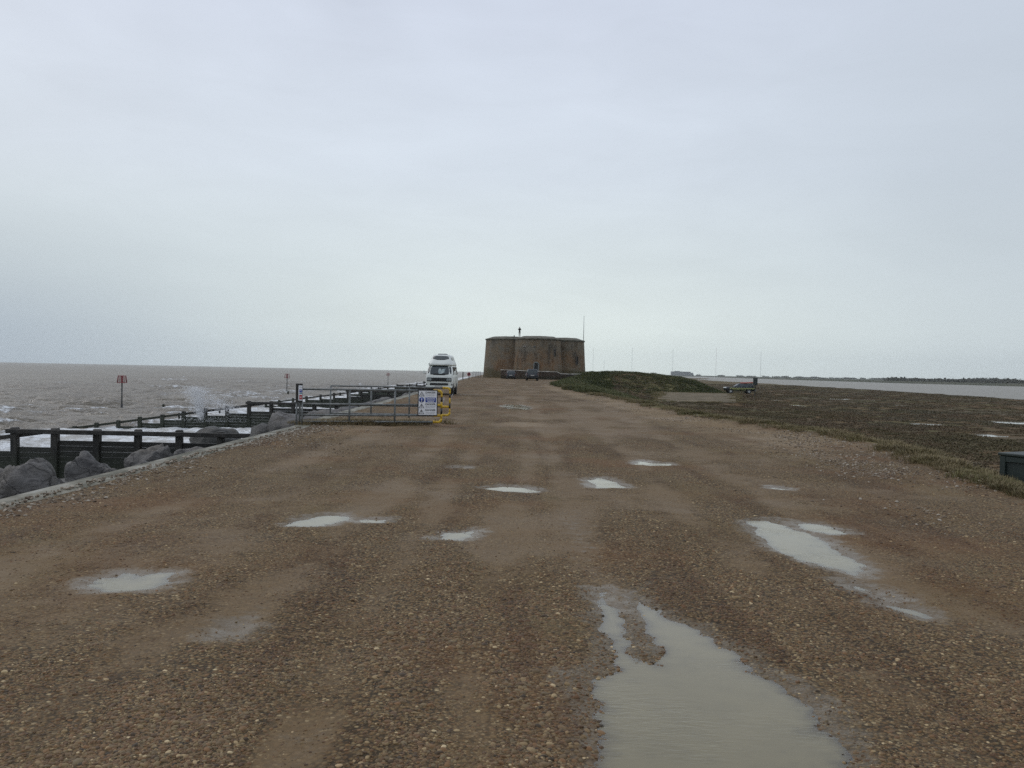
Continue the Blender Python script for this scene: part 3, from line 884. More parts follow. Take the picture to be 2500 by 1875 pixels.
def build_ground():
    u = list(np.arange(-5.75, 8.5, 0.045))
    st = 0.08; c = 8.5
    while c < 420:
        u.append(c); c += st; st *= 1.034
    u = np.array(u)
    v = np.array([-25, -18, -12, -8, -5, -3, -1.5, 0, 1, 1.6] + geo_rows(2.0, 20, 1.0066) + geo_rows(20, 172, 1.0125) + geo_rows(172, 2500, 1.045) + [2500.0])
    U, V = np.meshgrid(u, v)
    sh = xw(V) + 5.75
    X = U + sh * (1 - sst(U, -5.75, 2.5))
    Z = terrain(X, V)
    gr, ma, pa, mu, we = masks(X, V)
    ny, nx = X.shape
    idx = np.arange(ny * nx).reshape(ny, nx)
    F = np.stack([idx[:-1, :-1], idx[:-1, 1:], idx[1:, 1:], idx[1:, :-1]], -1).reshape(-1, 4)
    ctr = lambda a: (a[:-1, :-1] + a[1:, 1:]).ravel() / 2
    gm, mm, zz = ctr(gr), ctr(ma), ctr(Z)
    reg = np.where(mm > 0.5, 2, np.where(gm > 0.5, 1, 0))
    keep = zz > -3.3
    P = np.stack([X, V, Z], -1).reshape(-1, 3)
    for k, nm in ((0, 'gravel_track'), (1, 'grass_verge'), (2, 'saltmarsh')):
        f = F[(reg == k) & keep]
        used = np.unique(f)
        remap = np.full(len(P), -1, np.int64); remap[used] = np.arange(len(used))
        me = np_mesh(nm, P[used], remap[f], M_ground, True,
                     {'grass': gr.ravel()[used], 'marsh': ma.ravel()[used], 'pale': pa.ravel()[used], 'mud': mu.ravel()[used], 'wet': we.ravel()[used]})
        o = bpy.data.objects.new(nm, me)
        tag(link(o), kind='structure')


build_ground()


def flat_sheet(name, poly, z, mat, kind='structure', grow=0.0):
    cx = sum(p[0] for p in poly) / len(poly); cy = sum(p[1] for p in poly) / len(poly)
    mb = MB()
    pts = [(cx + (x - cx) * (1 + grow), cy + (y - cy) * (1 + grow), z) for x, y in poly]
    mb.add(pts, [tuple(range(len(pts)))])
    o = mb.build(name, mat)
    if o.data.polygons[0].normal.z < 0:
        o.data.flip_normals()
    return tag(o, kind=kind)


for kk, (k, poly) in enumerate(PUD.items()):
    if k in ('slick', 'speck_b'):
        continue                      # only a damp patch
    xs = [p[0] for p in poly]; ys = [p[1] for p in poly]
    ax = np.linspace(min(xs) - 0.25, max(xs) + 0.25, 60 if k == 'big' else 40)
    ay = np.linspace(min(ys) - (0.3 if k != 'far' else 1.0), max(ys) + (0.3 if k != 'far' else 1.0), 170 if k == 'big' else 60)
    GX, GY = np.meshgrid(ax, ay)
    zw = -0.0205 + 0.0006 * kk + float(zroad((min(ys) + max(ys)) / 2)) - {'shallow': 0.007, 'side_c': 0.006, 'side_d': 0.006, 'speck': 0.008, 'centre': 0.006, 'centre_b': 0.004, 'mid_left': 0.004, 'mid_left_b': 0.006, 'right_far': 0.006, 'left': 0.002, 'side': 0.001}.get(k, 0.0)
    dep = zw - terrain(GX, GY)
    di = sdist(GX, GY, poly)
    gid = np.arange(GX.size).reshape(GX.shape)
    GF = np.stack([gid[:-1, :-1], gid[:-1, 1:], gid[1:, 1:], gid[1:, :-1]], -1).reshape(-1, 4)
    fk = (np.maximum.reduce([dep[:-1, :-1], dep[:-1, 1:], dep[1:, 1:], dep[1:, :-1]]) > -0.004).ravel() & (np.maximum(di[:-1, :-1], di[1:, 1:]) > (-1.0 if k == 'far' else (-0.13 if k.startswith('side') else -0.3))).ravel()
    GF = GF[fk]; us = np.unique(GF); rm = np.full(GX.size, -1, np.int64); rm[us] = np.arange(len(us))
    P3 = np.stack([GX, GY, np.full(GX.shape, zw)], -1).reshape(-1, 3)[us]
    o = bpy.data.objects.new('puddle', np_mesh('puddle', P3, rm[GF], M_puddle, True, {'depth': dep.ravel()[us]}))
    tag(link(o), kind='structure')
for i, c in enumerate(POOLS):
    flat_sheet('marsh_pool', pool_poly(c, i, 24), MARSH_Z - 0.05, M_pool, grow=0.25)

# concrete apron in the grass
mb = MB()
mb.prism(SLAB, -1.6, -1.17)
tag(mb.build('concrete_apron', M_slab), kind='structure')

# river, far shores
mb = MB(); mb.add([(50, -200, RIVER_Z), (1500, -200, RIVER_Z), (1500, 2560, RIVER_Z), (50, 2560, RIVER_Z)], [(0, 1, 2, 3)])
tag(mb.build('river', M_river), kind='structure')


def far_bank():
    v = np.array(list(np.arange(0, 2600, 12.0)))
    u = np.array([0, 3, 6, 9, 14, 20, 40, 120, 400, 1500, 3600.0])
    prof = np.array([-3.2, -2.0, -0.8, 0.2, 0.2, -1.0, -1.3, -1.2, -0.8, 1.0, 3.0])
    V, U = np.meshgrid(v, u, indexing='ij')
    edge = np.interp(V, [0, 600, 720, 920, 1464, 2600], [440, 432, 426, 392, 430, 560]) + 6 * fbm(V, V * 0, 60, 3, 5)
    Z = np.broadcast_to(prof, U.shape) + 0.3 * fbm(U, V, 30, 3, 6) * (U > 3)
    idx = np.arange(U.size).reshape(U.shape)
    F = np.stack([idx[:-1, :-1], idx[:-1, 1:], idx[1:, 1:], idx[1:, :-1]], -1).reshape(-1, 4)
    o = bpy.data.objects.new('far_bank', np_mesh('far_bank', np.stack([U + edge, V, Z], -1).reshape(-1, 3), F, M_farland))
    tag(link(o), kind='structure')
    # low land closing the estuary
    x = np.linspace(-14, 4150, 90); y = np.array([2480, 2500, 2540, 2700, 3400, 4450.0])
    X, Y = np.meshgrid(x, y)
    Z = np.interp(Y, [2480, 2500, 2540, 4450], [-3.2, -1.0, 0.3, 0.6]) + 0.8 * fbm(X, Y, 60, 3, 7)
    Z[:, 0] = -4.5
    idx = np.arange(X.size).reshape(X.shape)
    F = np.stack([idx[:-1, :-1], idx[:-1, 1:], idx[1:, 1:], idx[1:, :-1]], -1).reshape(-1, 4)
    o = bpy.data.objects.new('far_spit', np_mesh('far_spit', np.stack([X, Y, Z], -1).reshape(-1, 3), F, M_farland))
    tag(link(o), kind='structure')


far_bank()

# beach below the wall
bx_ = np.array([0.5, -0.5, -3, -6, -10, -15, -22, -34.0]); bz_ = np.array([-2.2, -2.25, -2.7, -3.05, -3.45, -3.9, -4.6, -5.5])
by_ = np.array(list(np.arange(-20, 190, 1.2)) + list(np.arange(190, 2500, 40)))
BX, BY = np.meshgrid(bx_, by_)
BZ = np.broadcast_to(bz_, BX.shape) + 0.18 * fbm(BX, BY, 3.0, 3, 13) + 0.7 * (1 - sst(BY, 33, 37.6)) * sst(BX, -26, -14)
idx = np.arange(BX.size).reshape(BX.shape)
F = np.stack([idx[:-1, 1:], idx[:-1, :-1], idx[1:, :-1], idx[1:, 1:]], -1).reshape(-1, 4)
o = bpy.data.objects.new('beach', np_mesh('beach', np.stack([BX + xw(BY) - 0.7, BY, BZ], -1).reshape(-1, 3), F, M_beach))
tag(link(o), kind='structure')


# the sea
GROYNES = [38.0, 72.0, 115.0, 165.0, 215.0]


def build_sea():
    xs = list(np.arange(-6.8, -46, -0.30)); st = 0.32; c = -46.0
    while c > -4300:
        xs.append(c); c -= st; st *= 1.021 if c > -420 else 1.09
    ys = [-400, -120, -40, -10, 5, 14] + list(np.arange(20, 128, 0.36)) + geo_rows(128, 560, 1.0062) + geo_rows(560, 4400, 1.05) + [4400.0]
    X, Y = np.meshgrid(np.array(xs), np.array(ys))
    D = np.hypot(X, Y)
    ZZ = np.zeros(X.shape)
    sp = np.maximum(np.abs(np.gradient(X, axis=1)), np.gradient(Y, axis=0))
    r2 = np.random.default_rng(5)
    fade = (1 - sst(D, 330, 560)) * (0.32 + 0.68 * sst(-X, 24, 50))
    amp = 0.55 + 0.9 * (0.5 + 0.5 * fbm(X, Y, 45, 3, 101))
    for i in range(22):
        L = 1.7 * (11.0 / 1.7) ** r2.random(); a = r2.normal(1.05, 0.32); kx, ky = math.cos(a), -math.sin(a) * 1.0
        ph = 2 * math.pi * (X * kx + Y * ky) / L + r2.uniform(0, 6.3) + 2.0 * fbm(X, Y, 9, 2, 110 + i)
        s = np.sin(ph)
        ZZ += sst(L / sp, 2.2, 4.5) * (0.027 * L ** 0.70) * (1.25 * (1 - np.abs(np.cos(ph * 0.5))) ** 1.0 - 0.45 + 0.3 * s)
    ZZ *= 1.5 * amp * fade
    ZZ += 0.10 * fbm(X, Y, 1.2, 3, 140) * (1 - sst(D, 60, 160))
    shore = xw(Y) - X                      # metres out from the wall
    # surf: lines of broken water rolling in, foam inshore
    jit = 5.0 * fbm(X, Y, 11.0, 3, 150)
    foam = 1.0 - sst(shore + jit, 23.0, 35.0)
    ph = shore + 4.5 * fbm(X, Y, 26.0, 3, 160)
    for c0, wd, hh in ((27.0, 2.2, 0.55), (38.0, 1.8, 0.40), (52.0, 1.6, 0.30)):
        patch = sst(fbm(X, Y, 22.0, 2, int(c0) + 170), 0.0, 0.35)
        ridge = np.exp(-((ph - c0) / wd) ** 2) * patch
        ZZ += hh * ridge
        foam = np.maximum(foam, (0.85 if c0 < 30 else 0.5) * np.exp(-((ph - c0 + 1.0) / (wd * 0.8)) ** 2) * patch)
    zn = (ZZ - ZZ.mean()) / ZZ.std()
    caps = sst(zn + 0.5 * fbm(X, Y, 5, 3, 180), 1.7, 2.6) * sst(fbm(X, Y, 24, 2, 190), -0.1, 0.4)
    foam = np.maximum(foam, 0.62 * caps)
    lump = np.clip(foam, 0, 1) * (1 - sst(shore, 22, 34))
    ZZ += lump * (0.22 * fbm(X, Y, 2.4, 4, 200, 0.6) + 0.10 * fbm(X, Y, 0.7, 2, 205))
    # water piling up against the near side of the groyne where the wave breaks
    ZZ += 0.38 * np.exp(-((X + 22.5) / 4.5) ** 2 - ((Y - 69.0) / 3.0) ** 2) + 0.6 * np.exp(-((X + 24.5) / 3.5) ** 2 - ((Y - 43.0) / 2.5) ** 2) * (1 + fbm(X, Y, 1.0, 3, 210))
    foam = np.maximum(foam, np.exp(-((X + 23.0) / 5) ** 4 - ((Y - 68) / 5.0) ** 4))
    Z = SEA_Z + ZZ
    idx = np.arange(X.size).reshape(X.shape)
    F = np.stack([idx[:-1, 1:], idx[:-1, :-1], idx[1:, :-1], idx[1:, 1:]], -1).reshape(-1, 4)
    me = np_mesh('sea', np.stack([X, Y, Z], -1).reshape(-1, 3), F, M_sea, True, {'foam': foam})
    tag(link(bpy.data.objects.new('sea', me)), kind='structure')


build_sea()

# ------------------------------------------------------------------ sea wall
def build_sea_wall():
    root = empty('sea_wall', (0, 0, 0))
    tag(root, 'long low concrete sea wall edging the gravel on the sea side', 'sea wall')
    ys = np.array(list(np.arange(-20, 60, 0.5)) + list(np.arange(60, 190, 1.5)))
    ring = []
    for y in ys:
        x = float(xw(y)); z = float(zroad(y)) + 0.022 + 0.006 * float(fbm(np.array([x]), np.array([y]), 1.5, 2, 3)[0])
        j = 0.03 * float(fbm(np.array([y]), np.array([0.0]), 0.8, 3, 8)[0])
        ring.append([(x + 0.10 + j, y, z - 0.12), (x + 0.07 + j, y, z - 0.01), (x + 0.03, y, z), (x - 0.37, y, z + 0.004), (x - 0.41, y, z - 0.03), (x - 0.43, y, z - 0.35), (x - 0.60, y, -3.6), (x + 0.1, y, -3.6)])
    MB().rings(ring, smooth=False).build('wall_body', M_concrete, root)


build_sea_wall()


# ------------------------------------------------------------------ groynes
def groyne(y, label, detail=2):
    root = empty('groyne', (0, y, 0))
    tag(root, label, 'groyne', 'timber groynes running down to the sea')
    x_wall = float(xw(y)) - 0.55
    h = 1.83
    ends = -38.5
    xs_flat = [-22.0 + h * k for k in range(0, 8) if -22.0 + h * k < x_wall - 0.8]
    xs_slope = [-22.0 - h * k for k in range(1, 9)]
    rtop = lambda x: -1.27 if x >= -22.05 else -1.47 - (-22.0 - x) * 0.152
    gr = random.Random(int(y))
    post_me = MB().box((0, 0, -1.55), (0.30, 0.30, 3.1), bev=0.035).mesh('post', M_timber)
    for x in xs_flat + xs_slope:
        p = bpy.data.objects.new('post', post_me); link(p, root)
        p.location = (x + gr.uniform(-0.04, 0.04), 0, rtop(x) + gr.uniform(0.03, 0.10) + (0.0 if x >= -22.05 else 0.05))
        p.rotation_euler = (gr.uniform(-0.012, 0.012), gr.uniform(-0.015, 0.015), gr.uniform(-0.1, 0.1))
        p.scale = (gr.uniform(0.92, 1.08), gr.uniform(0.92, 1.08), 1)
    MB().beam((-22.25, -0.24, -1.37), (x_wall, -0.24, -1.37), 0.14, 0.20, bev=0.02).build('rail', M_timber, root)
    MB().beam((-20.9, 0.22, -1.43), (ends, 0.22, -1.43 - (ends + 20.9) * -0.150), 0.14, 0.19, bev=0.02).build('rail', M_timber, root)
    ptop = lambda x: -1.76 if x > -20.2 else (-2.08 if x > -22.0 else (-2.28 if x > -23.9 else (-2.50 if x > -25.7 else -2.50 - (-25.7 - x) * 0.165)))
    allx = sorted(xs_flat + xs_slope)
    spans = list(zip(allx[:-1], allx[1:])) + [(allx[-1], x_wall)]
    bd = 0.24
    if detail == 2:
        me = MB().box((0, 0, 0), (1, 1, 1)).mesh('plank', M_plank)
        for a, b_ in spans:
            t = ptop((a + b_) / 2)
            k = 0
            while t > -4.1:
                o_ = bpy.data.objects.new('plank', me); link(o_, root)
                o_.location = ((a + b_) / 2, 0.04 + gr.uniform(-0.008, 0.008), t - bd / 2)
                o_.scale = (b_ - a - 0.012 if True else 1, 0.10, bd - 0.012)
                t -= bd; k += 1
    else:
        m_ = MB()
        for a, b_ in spans:
            t = ptop((a + b_) / 2)
            m_.box(((a + b_) / 2, 0.04, (t - 4.2) / 2), (b_ - a - 0.01, 0.10, t + 4.2))
        m_.build('planking', M_plank, root)
    # hanging timber ends under the seaward rail
    if detail == 2:
        for x in (-24.6, -28.0):
            MB().box((x, 0.30, rtop(x) - 0.22), (0.14, 0.10, 0.5), bev=0.01).build('rail_bracket', M_timber, root)
    return root


groyne(38.0, 'near timber groyne behind the big boulders at lower left', 2)
groyne(72.0, 'long timber groyne struck by the plume of spray', 2)
groyne(115.0, 'timber groyne seen through the bars of the steel barrier', 1)
groyne(165.0, 'small far groyne with one open bay left of the camper van', 1)
groyne(215.0, 'farthest dark groyne standing just left of the camper van', 1)

# ------------------------------------------------------------------ boulders
def boulder_mesh(seed, sub=4):
    bm = bmesh.new()
    bmesh.ops.create_icosphere(bm, subdivisions=sub, radius=1.0)
    bm.verts.ensure_lookup_table()
    P = np.array([q.co for q in bm.verts]); P /= np.linalg.norm(P, axis=1)[:, None]
    r_ = np.random.default_rng(seed)
    n = r_.normal(size=(24, 3)); n /= np.linalg.norm(n, axis=1)[:, None]
    d = r_.uniform(0.80, 1.0, 24)
    dots = P @ n.T
    rad = np.where(dots > 0.05, d / np.maximum(dots, 0.05), 9.0)
    k = 20.0
    sm = -np.log(np.exp(-k * np.minimum(rad, 3)).sum(1)) / k
    sm = np.clip(sm, 0.3, 1.15)
    Q = P * sm[:, None]
    dsp = 0.13 * fbm(Q[:, 0] * 1.0 + Q[:, 2] * 2.1 + seed, Q[:, 1] + Q[:, 2] * 0.7, 0.55, 5, seed, 0.55) - 0.12 * np.abs(fbm(Q[:, 0] + 3 * Q[:, 2], Q[:, 1] * 2 - Q[:, 2], 0.5, 3, seed + 3))
    Q *= (1 + dsp)[:, None]
    for q, c in zip(bm.verts, Q):
        q.co = c
    for f in bm.faces:
        f.smooth = True
    me = bpy.data.meshes.new('boulder')
    bm.to_mesh(me); bm.free()
    me.materials.append(M_rock)
    return me


BOULDERS = [  # x, y, z of top, half sizes, turn, label
    (-7.95, 13.9, 0.12, (0.80, 0.85, 1.3), 0.3, 'largest rounded grey boulder at the left edge of the picture'),
    (-7.55, 14.4, -0.22, (0.62, 0.6, 1.1), 1.1, 'pale-topped boulder tucked between the two biggest boulders'),
    (-8.15, 16.9, -0.03, (0.80, 0.85, 1.2), 2.0, 'broad ridged boulder second from the left edge'),
    (-7.55, 17.6, -0.26, (0.50, 0.6, 1.0), 0.5, 'brownish boulder leaning on the wall beside the broad ridged one'),
    (-8.6, 20.6, -0.20, (0.66, 0.8, 1.15), 2.8, 'dark humped boulder third from the left edge'),
    (-8.1, 21.6, -0.36, (0.62, 0.9, 1.0), 0.9, 'low flat boulder at the end of the near groyne'),
    (-9.3, 15.4, -0.95, (0.9, 0.8, 1.0), 3.3, 'dark sunken boulder behind the two biggest boulders'),
    (-9.6, 21.9, -0.95, (0.9, 1.0, 1.0), 5.1, 'sunken boulder behind the dark humped boulder'),
    (-9.4, 18.8, -1.0, (1.1, 1.2, 1.0), 4.0, 'sunken dark boulder under the near groyne planks'),
    (-14.8, 43.5, -1.42, (1.5, 1.2, 1.2), 1.6, 'black wet boulder awash in foam beyond the near groyne'),
    (-13.2, 45.5, -1.75, (1.2, 1.3, 1.0), 0.2, 'wet boulder right of the black one amid the foam'),
    (-15.9, 46.5, -2.1, (1.2, 1.0, 1.0), 2.2, 'low wet boulder showing between the rail and planks'),
    (-11.6, 44.0, -1.95, (1.1, 1.3, 1.0), 3.0, 'grey boulder at the wall foot behind the near groyne end'),
    (-10.2, 38.6, -1.15, (1.0, 1.2, 1.2), 1.2, 'small grey boulder left of the tall sloping slab'),
    (-9.0, 34.4, -0.10, (0.85, 1.5, 1.4), 0.6, 'tall sloping boulder below the post with the notices'),
    (-9.9, 35.2, -0.62, (1.0, 1.3, 1.2), 2.6, 'striped boulder left of the notice post'),
    (-8.6, 37.5, -0.40, (1.1, 1.3, 1.2), 4.4, 'pale broken boulder seen under the lower barrier rail'),
    (-8.9, 41.8, -0.25, (1.1, 1.4, 1.2), 5.0, 'rounded boulder behind the first barrier bay'),
    (-8.6, 46.0, -0.32, (1.2, 1.4, 1.2), 0.8, 'low grey boulder in the middle of the barrier bars'),
    (-9.2, 51.0, -0.30, (1.2, 1.6, 1.2), 1.9, 'boulder against the wall near the danger sign'),
    (-9.0, 57.0, -0.30, (1.2, 1.5, 1.2), 2.9, 'far grey boulder beside the wall left of the van'),
    (-9.4, 63.0, -0.35, (1.3, 1.5, 1.2), 3.7, 'boulder where the second groyne meets the wall'),
    (-9.6, 79.0, -0.45, (1.3, 1.6, 1.2), 0.4, 'far boulder just past the second groyne'),
    (-9.8, 90.0, -0.45, (1.4, 1.6, 1.2), 5.6, 'farthest boulder along the wall before the third groyne'),
]
for i, (x, y, zt, s, rz, lab) in enumerate(BOULDERS):
    me = boulder_mesh(211 + i * 3, 5 if y < 24 else 4)
    zmax = max(q.co.z for q in me.vertices)
    o = bpy.data.objects.new('boulder', me); link(o)
    o.location = (x, y, zt - zmax * s[2]); o.scale = s; o.rotation_euler = (0, 0, rz)
    tag(o, lab, 'boulder', 'rock armour below the sea wall')


# ------------------------------------------------------------------ tower
def build_tower():
    cx, cy, th = 4.55, 175.0, R(4.6)
    z0, z1 = 0.05, 8.05
    a_, r0 = 5.55, 4.95
    root = empty('martello_tower', (cx, cy, 0))
    tag(root, 'squat rounded brick fort tower with four bulging lobes at the track end', 'tower')
    n = 240

    def outline(rr):
        out = []
        for k in range(n):
            ph = 2 * math.pi * k / n
            best = 0
            for q in range(4):
                ca = th + q * math.pi / 2
                ox, oy = a_ * math.cos(ca), a_ * math.sin(ca)
                dx, dy = math.cos(ph + th), math.sin(ph + th)
                bq = ox * dx + oy * dy
                disc = bq * bq - (a_ * a_ - rr * rr)
                if disc > 0:
                    best = max(best, bq + math.sqrt(disc))
            out.append((best * math.cos(ph + th), best * math.sin(ph + th)))
        return out
    lev = list(np.linspace(z0, z1, 10))
    bat = math.tan(R(3.5))
    rings = [[(x, y, z) for x, y in outline(r0 - bat * (z - z0))] for z in lev]
    m = MB(); m.rings(rings, cap0=False, cap1=False)
    wl = m.build('wall', M_brick, root)
    uvl = wl.data.uv_layers.new(name='UVMap')
    base = rings[0]; arc = [0.0]
    for k in range(n):
        p, q = base[k], base[(k + 1) % n]
        arc.append(arc[-1] + math.hypot(p[0] - q[0], p[1] - q[1]))
    for poly in wl.data.polygons:
        ks = [wl.data.loops[li].vertex_index % n for li in poly.loop_indices]
        wrap = max(ks) - min(ks) > n / 2
        for li in poly.loop_indices:
            vi = wl.data.loops[li].vertex_index
            k = vi % n
            uvl.data[li].uv = (arc[n] if (wrap and k == 0) else arc[k], wl.data.vertices[vi].co.z)
    rt = r0 - bat * (z1 - z0)
    prof = [(rt + 0.03, z1 - 0.10), (rt + 0.16, z1 - 0.05), (rt + 0.16, z1 + 0.16), (rt - 0.10, z1 + 0.24), (rt - 1.35, z1 + 0.66), (rt - 1.75, z1 + 0.62), (rt - 1.8, z1 - 0.7)]
    MB().rings([[(x, y, z + 0.05 * float(fbm(np.array([x]), np.array([y]), 1.3, 2, 4)[0])) for x, y in outline(r_)] for r_, z in prof], cap0=False, cap1=True).build('parapet', M_coping, root)

    def on_wall(ang, z, q=0.0):
        # point on the wall at direction ang (world), outward offset q
        rr = r0 - bat * (z - z0)
        best = (0, None)
        for k in range(4):
            ca = th + k * math.pi / 2
            ox, oy = a_ * math.cos(ca), a_ * math.sin(ca)
            dx, dy = math.cos(ang), math.sin(ang)
            b_ = ox * dx + oy * dy
            disc = b_ * b_ - (a_ * a_ - rr * rr)
            if disc > 0 and b_ + math.sqrt(disc) > best[0]:
                best = (b_ + math.sqrt(disc), (ox, oy))
        x, y = best[0] * math.cos(ang), best[0] * math.sin(ang)
        nx, ny = x - best[1][0], y - best[1][1]
        l_ = math.hypot(nx, ny); nx /= l_; ny /= l_
        return (x + nx * q, y + ny * q, z), math.atan2(ny, nx)

    def opening(name, ang, zc, w_, h_, arch, frame_m, fr):
        p, na = on_wall(ang, zc)
        piv = empty(name, (0, 0, 0)); COL.objects.unlink(piv); bpy.data.objects.remove(piv)
        rot = (0, 0, na + math.pi / 2)
        def shape(ww, hh):
            pts = [(-ww / 2, -hh / 2), (ww / 2, -hh / 2)]
            if arch:
                top = hh / 2 - ww / 2
                pts += [(ww / 2 * math.cos(t), top + ww / 2 * math.sin(t)) for t in np.linspace(0, math.pi, 9)]
            else:
                pts += [(ww / 2, hh / 2), (-ww / 2, hh / 2)]
            return pts
        fr_o = MB(); out_ = shape(w_ + 2 * fr, h_ + 2 * fr); in_ = shape(w_, h_)
        nn = len(out_)
        vs = [(x, -0.14, z) for x, z in out_] + [(x, -0.14, z) for x, z in in_] + [(x, 0.4, z) for x, z in out_] + [(x, 0.05, z) for x, z in in_]
        fs = []
        for i in range(nn):
            j = (i + 1) % nn
            fs += [(i, j, nn + j, nn + i), (i, 2 * nn + i, 2 * nn + j, j), (nn + i, nn + j, 3 * nn + j, 3 * nn + i)]
        fr_o.add(vs, fs)
        f = fr_o.build(name, frame_m, root, p, rot)
        MB().prism(in_, -0.06, 0.02, 'Y').build('door_leaf' if name == 'door' else 'slit', M_dark, f)  # slits are flat dark panes, the recess shade put into their colour
        return f
    a_of = lambda X, Y: math.atan2(Y - cy, X - cx)
    opening('door', a_of(4.58, 164.6), 2.72, 0.72, 1.55, True, M_granite, 0.20)
    opening('window', a_of(8.15, 166.0), 5.55, 0.30, 1.25, False, M_brick2, 0.10)
    opening('window', a_of(12.95, 171.6), 4.15, 0.36, 1.45, False, M_brick2, 0.10)
    opening('vent', a_of(2.2, 165.2), 6.6, 0.45, 0.12, False, M_whitestone, 0.05)
    opening('vent', a_of(4.2, 164.6), 6.55, 0.40, 0.10, False, M_granite, 0.05)
    # patch of modern repair and a chimney stub on the roof line
    MB().box((-4.3, -3.2, z1 + 0.75), (0.22, 0.22, 0.30), bev=0.02).build('chimney', M_dark, root)
    return root


M_brick2 = pmat('slit_surround', (0.105, 0.088, 0.070), (0.070, 0.060, 0.050), 2.0, 0.9, coords='World')
build_tower()

# statue: one skinned body, arms folded up to the chest
def build_statue(loc, h=2.0):
    k = h / 1.80
    J = {'pelvis': (0, 0, 0.95, .135), 'belly': (0, 0, 1.12, .125), 'chest': (0, -0.01, 1.32, .155), 'neck': (0, 0, 1.50, .058), 'chin': (0, -0.02, 1.575, .072), 'head': (0, -0.015, 1.68, .092), 'crown': (0, -0.005, 1.755, .06),
         'shl': (0.17, 0, 1.42, .072), 'ell': (0.25, -0.04, 1.16, .048), 'wrl': (0.09, -0.22, 1.30, .036), 'hdl': (0.02, -0.24, 1.36, .040),
         'shr': (-0.17, 0, 1.42, .072), 'elr': (-0.25, -0.04, 1.16, .048), 'wrr': (-0.09, -0.22, 1.30, .036), 'hdr': (-0.02, -0.25, 1.33, .040),
         'hpl': (0.09, 0, 0.86, .098), 'knl': (0.085, -0.01, 0.48, .062), 'anl': (0.08, 0.01, 0.09, .044), 'tol': (0.09, -0.15, 0.035, .036),
         'hpr': (-0.09, 0, 0.86, .098), 'knr': (-0.085, -0.01, 0.48, .062), 'anr': (-0.08, 0.01, 0.09, .044), 'tor': (-0.09, -0.15, 0.035, .036)}
    E_ = [('pelvis', 'belly'), ('belly', 'chest'), ('chest', 'neck'), ('neck', 'chin'), ('chin', 'head'), ('head', 'crown'), ('chest', 'shl'), ('shl', 'ell'), ('ell', 'wrl'), ('wrl', 'hdl'),
          ('chest', 'shr'), ('shr', 'elr'), ('elr', 'wrr'), ('wrr', 'hdr'), ('pelvis', 'hpl'), ('hpl', 'knl'), ('knl', 'anl'), ('anl', 'tol'), ('pelvis', 'hpr'), ('hpr', 'knr'), ('knr', 'anr'), ('anr', 'tor')]
    ks = list(J)
    me = bpy.data.meshes.new('statue')
    me.from_pydata([tuple(c * k for c in J[q][:3]) for q in ks], [(ks.index(a), ks.index(b_)) for a, b_ in E_], [])
    o = bpy.data.objects.new('statue', me); link(o)
    sk = o.modifiers.new('skin', 'SKIN')
    for i, q in enumerate(ks):
        d = me.skin_vertices[0].data[i]
        d.radius = (J[q][3] * k, J[q][3] * k); d.use_root = (q == 'pelvis')
    sb = o.modifiers.new('sub', 'SUBSURF'); sb.levels = 1; sb.render_levels = 2
    me.materials.append(M_iron)
    o.location = loc
    tag(o, 'dark standing figure on the roof edge of the brick tower', 'statue')
    return o


build_statue((1.30, 170.4, 8.62), 2.05)

# flagpole on the right of the roof
fp = empty('flagpole', (14.35, 174.5, 8.2))
tag(fp, 'thin pale pole rising from the right side of the tower roof', 'flagpole')
MB().tube([(0, 0, 0), (0, 0, 5.0)], [0.06, 0.035], 8).build('pole', M_galv, fp)
MB().lathe([(0.001, 5.12), (0.05, 5.08), (0.06, 5.03), (0.03, 4.99)], n=8).build('finial', M_galv, fp)

